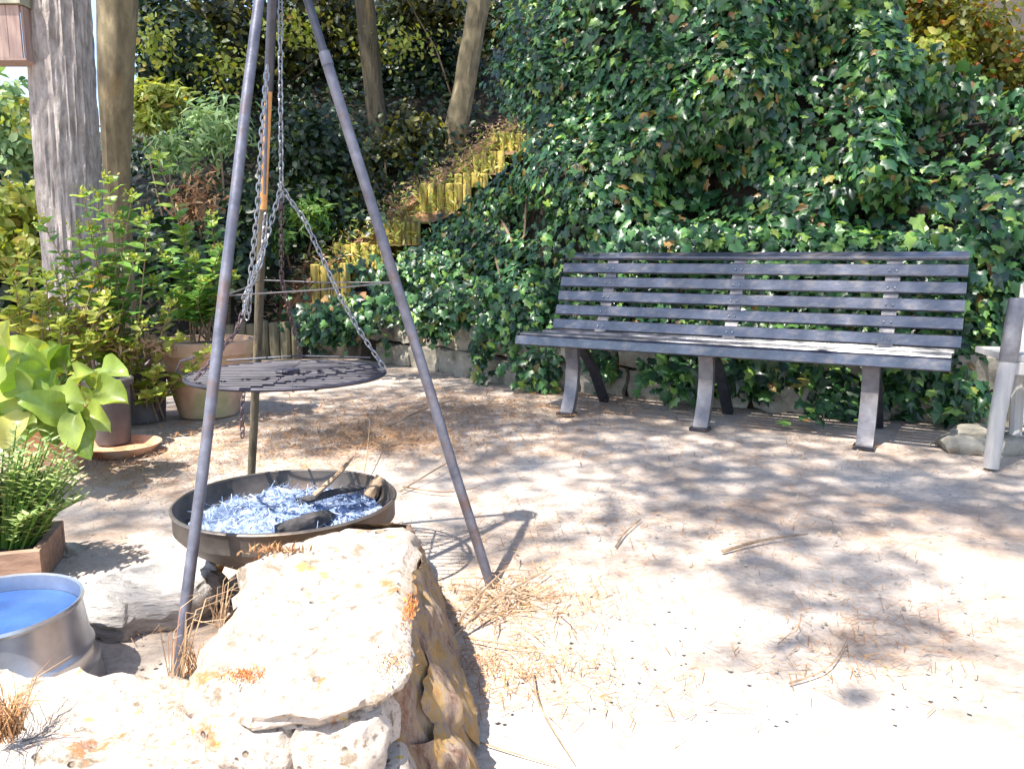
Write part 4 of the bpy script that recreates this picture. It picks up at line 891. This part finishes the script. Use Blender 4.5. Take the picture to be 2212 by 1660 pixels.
# leafy stems: every leaf a part
HL = leaf_mesh('leaf', 'oval', M['bright']); HY = leaf_mesh('leaf', 'oval', M['lime'])
def stem_plant(name, label, base, tips, mat_leaf, size, buds=True, group=None, pairs=12):
    root = thing(name, label, 'plant', base); sm = MB(); A, Bn, C, D = [], [], [], []; BP = []
    for tp in tips:
        b0 = Vector(base)+Vector((random.uniform(-.08, .08), random.uniform(-.06, .06), 0)); tp = Vector(tp); mid = b0.lerp(tp, .5)+Vector((random.uniform(-.05, .05), random.uniform(-.05, .05), .05))
        pts = [Vector(q) for q in curve([tuple(b0), tuple(mid), tuple(tp)], 8)]; sm.tube(pts, list(np.linspace(.006, .0025, 9)), 5, cap=False)
        for k in range(pairs):
            f = .35+.63*k/(pairs-1); i = min(int(f*8), 7); q = pts[i].lerp(pts[i+1], f*8-i); a0 = k*1.57+random.uniform(-.4, .4)
            for s_ in (0, math.pi):
                dr = Vector((math.cos(a0+s_), math.sin(a0+s_), random.uniform(-.1, .55))); A.append(q); C.append(dr); Bn.append(Vector((-dr.x*.4+random.uniform(-.3, .3), -dr.y*.4-.35, 1))); D.append(size*random.uniform(.6, 1.15)*(1.15-.5*f))
        if buds:
            for k in range(26): BP.append(tp+Vector((random.gauss(0, .018), random.gauss(0, .018), random.gauss(.01, .015))))
    sm.build('stem', M['twig'], root)
    A, Bn, C, D = [np.array(q) for q in (A, Bn, C, D)]; me = mat_leaf; k = min(len(A), 290)
    leaf_objects('leaf', A[:k], Bn[:k], C[:k], D[:k], me, root)
    if k < len(A): tag(scatter('foliage', A[k:], Bn[k:], C[k:], D[k:], 'oval', me.materials[0], root), kind='stuff')
    if BP:
        BPn = np.array(BP); m = len(BPn); tag(scatter('flower_buds', BPn, rnd(m), rnd(m, .7)+np.array([0, 0, 1]), rng.uniform(.015, .03, m), 'oval', M['lime'], root), kind='stuff')
    return root
def tipsD(lst, Y): return [at(x, y, Y+random.uniform(-.12, .12)) for x, y in lst]
stem_plant('budding_shrub', 'leafy budding stems growing from the large stained pot', bigc+Vector((0, 0, .44)), tipsD([(455, 470), (400, 500), (360, 560), (330, 610), (420, 560), (475, 540), (500, 600), (470, 650), (390, 640), (350, 690), (440, 610), (340, 340), (300, 480)], 4.55), HL, .135)
sb2 = ground(215, 940); sb2.z = 0
stem_plant('budding_shrub', 'tall leafy stems in front of the thick grey trunk', sb2+Vector((0, .2, 0)), tipsD([(235, 390), (210, 430), (180, 420), (285, 430), (170, 500), (235, 560), (120, 590), (60, 570), (320, 470), (290, 560), (90, 480), (150, 560), (200, 500), (260, 470)], 4.25), HL, .135)
stem_plant('trailing_shrub', 'low leafy shoots arching over the pots between the trunk and large pot', ground(330, 905), tipsD([(290, 750), (340, 800), (390, 730), (260, 790), (420, 800), (310, 700), (370, 660), (240, 730), (450, 760), (350, 850)], 4.25), HY, .11, pairs=8)
stem_plant('pale_shrub', 'pale yellow green leafy shrub below the thick trunk at the left', ground(110, 960), tipsD([(60, 540), (30, 600), (100, 600), (150, 620), (210, 590), (90, 660), (170, 680), (230, 640), (20, 680), (130, 700), (40, 640), (190, 740), (250, 690), (70, 700)], 4.1), HY, .13)
shrub('dry_shrub', 'tangle of dry brown twigs at the foot of the trunk beside the pots', 'shrub', [(180, 700, 4.3, .30, .2, .16, 420), (300, 740, 4.4, .25, .2, .10, 420)], 'lance', M['dry_grass'], .06, stems=22, base=ground(215, 900))

# ================================================================== NEST BOX on the trunk
nb = at(18, 60, 5.12); box = thing('nest_box', 'pinkish board nest box with a mossy lid hung on the thick trunk', 'nest box', nb)
w = .235; pb = lambda dx, dy, dz: nb+Vector((dx, dy, dz))
for k in range(3): MB().box(pb((k-1)*w/3+.005, -.075, -.045), (w/3-.003, .015, .30), None).build('front_board', M['box_wood'], box, smooth=False)
for s_ in (-1, 1): MB().box(pb(s_*(w/2+.006)+.005, 0, -.045), (.014, .13, .30)).build('side_board', M['box_wood'], box, smooth=False)
MB().box(pb(.005, 0, -.203), (w+.04, .17, .014)).build('floor_board', M['box_wood'], box, smooth=False)
MB().box(pb(.005, -.012, .185), (w+.05, .19, .15)).build('lid', M['box_lid'], box, smooth=False)

# ================================================================== GROUND LITTER, STONES, TWIGS
fs_ = [ground(x, y, .09) for x, y in ((190, 1290), (215, 1240), (300, 1215), (420, 1190), (470, 1230), (440, 1270), (330, 1290), (230, 1310))]
fst = rock(fs_, .085, 71, 'flat_stone', M['flat_stone'], None, .012); tag(fst, 'flat layered grey stone on the ground between the tub and bowl', 'stone')
for lab, pts, th in (('small flat stone beside the trough corner', ((112, 1172), (140, 1165), (172, 1170), (165, 1182), (120, 1186)), .02),
                     ('low pale rock on the ground beyond the seat post', ((2030, 932), (2070, 918), (2130, 912), (2200, 922), (2260, 930), (2230, 948), (2120, 950), (2050, 946)), .07),
                     ):
    tag(rock([ground(x, y, th) for x, y in pts], th, 90+len(lab), 'stone', M['wall_stone'], None, .014, n=40, rings_=8, side=5), lab, 'stone')
# needle litter
def litter(spots, n):
    P_ = []
    for (x, y, sx, sy, w_) in spots:
        c = ground(x, y); k = int(n*w_); P_.append(np.stack([rng.normal(c.x, sx, k), rng.normal(c.y, sy, k), rng.uniform(.004, .016, k)], 1))
    return np.concatenate(P_)
P1 = litter([(900, 900, .55, .5, .45), (1150, 880, .6, .35, .25), (700, 940, .6, .4, .35), (820, 950, .3, .2, .25), (350, 1010, .4, .25, .2), (1100, 1320, .22, .12, .10), (1090, 1440, .16, .06, .06), (1130, 1280, .16, .08, .06), (1500, 1150, .5, .25, .08), (1960, 1330, .25, .15, .05), (1240, 1500, .25, .08, .03), (330, 1000, .4, .3, .06), (280, 1330, .15, .06, .03), (1700, 980, .7, .2, .06), (1230, 1120, .3, .2, .05), (560, 800, .5, .5, .04), (1800, 1420, .15, .1, .03)], 9000)
n2 = 2600; P2 = np.stack([rng.uniform(-2.5, 4, n2), rng.uniform(2.4, 7, n2), rng.uniform(.004, .012, n2)], 1); P_ = np.concatenate([P1, P2]); P_ = P_[P_[:, 1] < wall_y(P_[:, 0])]; n = len(P_)
tag(scatter('pine_litter', P_, rnd(n, .25)+np.array([0, 0, 1]), rnd(n, 1)*np.array([1, 1, .12]), rng.uniform(.02, .06, n), 'needle', M['dry_needle'], W=rng.uniform(.0008, .0022, n)*np.clip(P_[:, 1]/2.4, 1, 2.4)), 'scattered red brown pine needles on the paving', kind='stuff')
pb_v, pb_f = [], []
for i in range(2600):
    x, y = random.uniform(-2.2, 3.6), 1.5+3.8*random.random()**1.2; r_ = random.uniform(.0025, .008); b0_ = len(pb_v)
    for dx, dy, dz in ((1, 0, 0), (0, 1, 0), (-1, 0, 0), (0, -1, 0), (0, 0, .8)): pb_v.append((x+dx*r_*random.uniform(.6, 1.2), y+dy*r_*random.uniform(.6, 1.2), .004*0+dz*r_+.003))
    pb_f += [(b0_, b0_+1, b0_+4), (b0_+1, b0_+2, b0_+4), (b0_+2, b0_+3, b0_+4), (b0_+3, b0_, b0_+4)]
tag(np_object('grit', np.array(pb_v), np.array(pb_f), M['wall_stone']), 'small stones and grit scattered over the paving', kind='stuff')
# needles on the stair edge
ed = []
for i in range(len(edge)-1):
    for k in range(200):
        f = random.random(); q = edge[i].lerp(edge[i+1], f)+Vector((random.gauss(-.15, .16), random.gauss(.1, .1), random.uniform(0, .06))); ed.append(q)
ed = np.array(ed); n = len(ed)
tag(scatter('dry_leaf_litter', ed, rnd(n, .6)+np.array([0, -.3, 1]), rnd(n, 1), rng.uniform(.05, .11, n), 'lance', M['dry_grass']), 'dry straw and needles along the edge of the steps', kind='stuff')
n = 2200; tE = rng.uniform(0, 1, n)*(len(edge)-1); kE = tE.astype(int); Pe = np.array([edge[k].lerp(edge[k+1], t-k) for k, t in zip(kE, tE)])+rnd(n, 1)*np.array([.24, .1, .06])+np.array([.12, -.1, .0])
shr = thing('step_weeds', 'yellow green weeds growing between the lower log steps', 'weeds', edge[2]); sel = (Pe[:, 1] > 8.2) & (Pe[:, 1] < 11)
tag(scatter('foliage', Pe[sel], rnd(sel.sum(), .6)+np.array([0, -.5, .8]), rnd(sel.sum(), 1), rng.uniform(.05, .10, sel.sum()), 'lance', M['lime'], shr), kind='stuff')
tw = [('thin dark twig standing up behind the bowl right of the rear leg', [(770, 1085, .0), (790, 1000, .05), (800, 900, .16)], .004),
      ('forked twig lying right of the bowl rim', [(865, 1060, .01), (930, 1020, .03), (990, 985, .02)], .004),
      ('long thin twig pointing right past the right tripod leg', [(870, 1050, .01), (960, 1062, .015), (1030, 1052, .01)], .004),
      ('pale stick lying just below the foot of the right tripod leg', [(985, 1350, .01), (1030, 1290, .04), (1095, 1225, .05)], .005),
      ('brown stick crossing the debris by the right tripod foot', [(975, 1380, .01), (1060, 1300, .04), (1190, 1225, .02)], .005),
      ('straight twig on the shaded paving in the middle', [(1330, 1180, .005), (1350, 1150, .01), (1385, 1120, .01)], .004),
      ('knobbly twig on the shaded paving right of the middle', [(1560, 1190, .008), (1650, 1165, .012), (1745, 1152, .008)], .006),
      ('thin curved twig at the edge of the sunlit paving', [(1705, 1475, .005), (1790, 1440, .012), (1830, 1380, .008)], .0025),
      ('small forked twig beside the wall end in the sun', [(1150, 1445, .01), (1165, 1520, .02), (1240, 1645, .01)], .0025),
      ('straight thin line of dark twig at the bottom beside the wall end', [(1030, 1600, .004), (1110, 1625, .006), (1210, 1655, .004)], .002),
      ('pale stalk lying on the paving right of the wall end', [(1000, 1375, .01), (1080, 1388, .015), (1180, 1402, .006)], .003),
      ('brown twig on the far paving in front of the wall', [(840, 920, .01), (900, 890, .03), (980, 862, .02)], .006),
      ('short stick in the shade between the tub and left tripod leg', [(402, 1540, .01), (390, 1550, .01), (400, 1380, .02)], .004)]
for lab, pts, r_ in tw:
    q = [ground(x, y, z) for x, y, z in pts]
    stick(lab, q, [r_, r_*.8, r_*.4], 'twig', 'twig', 'twig', 5)
br = thing('twig_heap', 'heap of thin dry twigs around the right tripod foot', 'twigs', ground(1090, 1275)); tb = MB()
for i in range(46):
    c = ground(random.gauss(1080, 45), random.gauss(1290, 28), .01); a = random.uniform(0, 6.28); L = random.uniform(.05, .16); d = Vector((math.cos(a), math.sin(a)*.7, random.uniform(0, .35)))
    tb.tube([c, c+d*L*.5+Vector((0, 0, .01)), c+d*L], [.0028, .002, .001], 4, cap=False)
tb.build('twig', M['twig'], br)['kind'] = 'stuff'
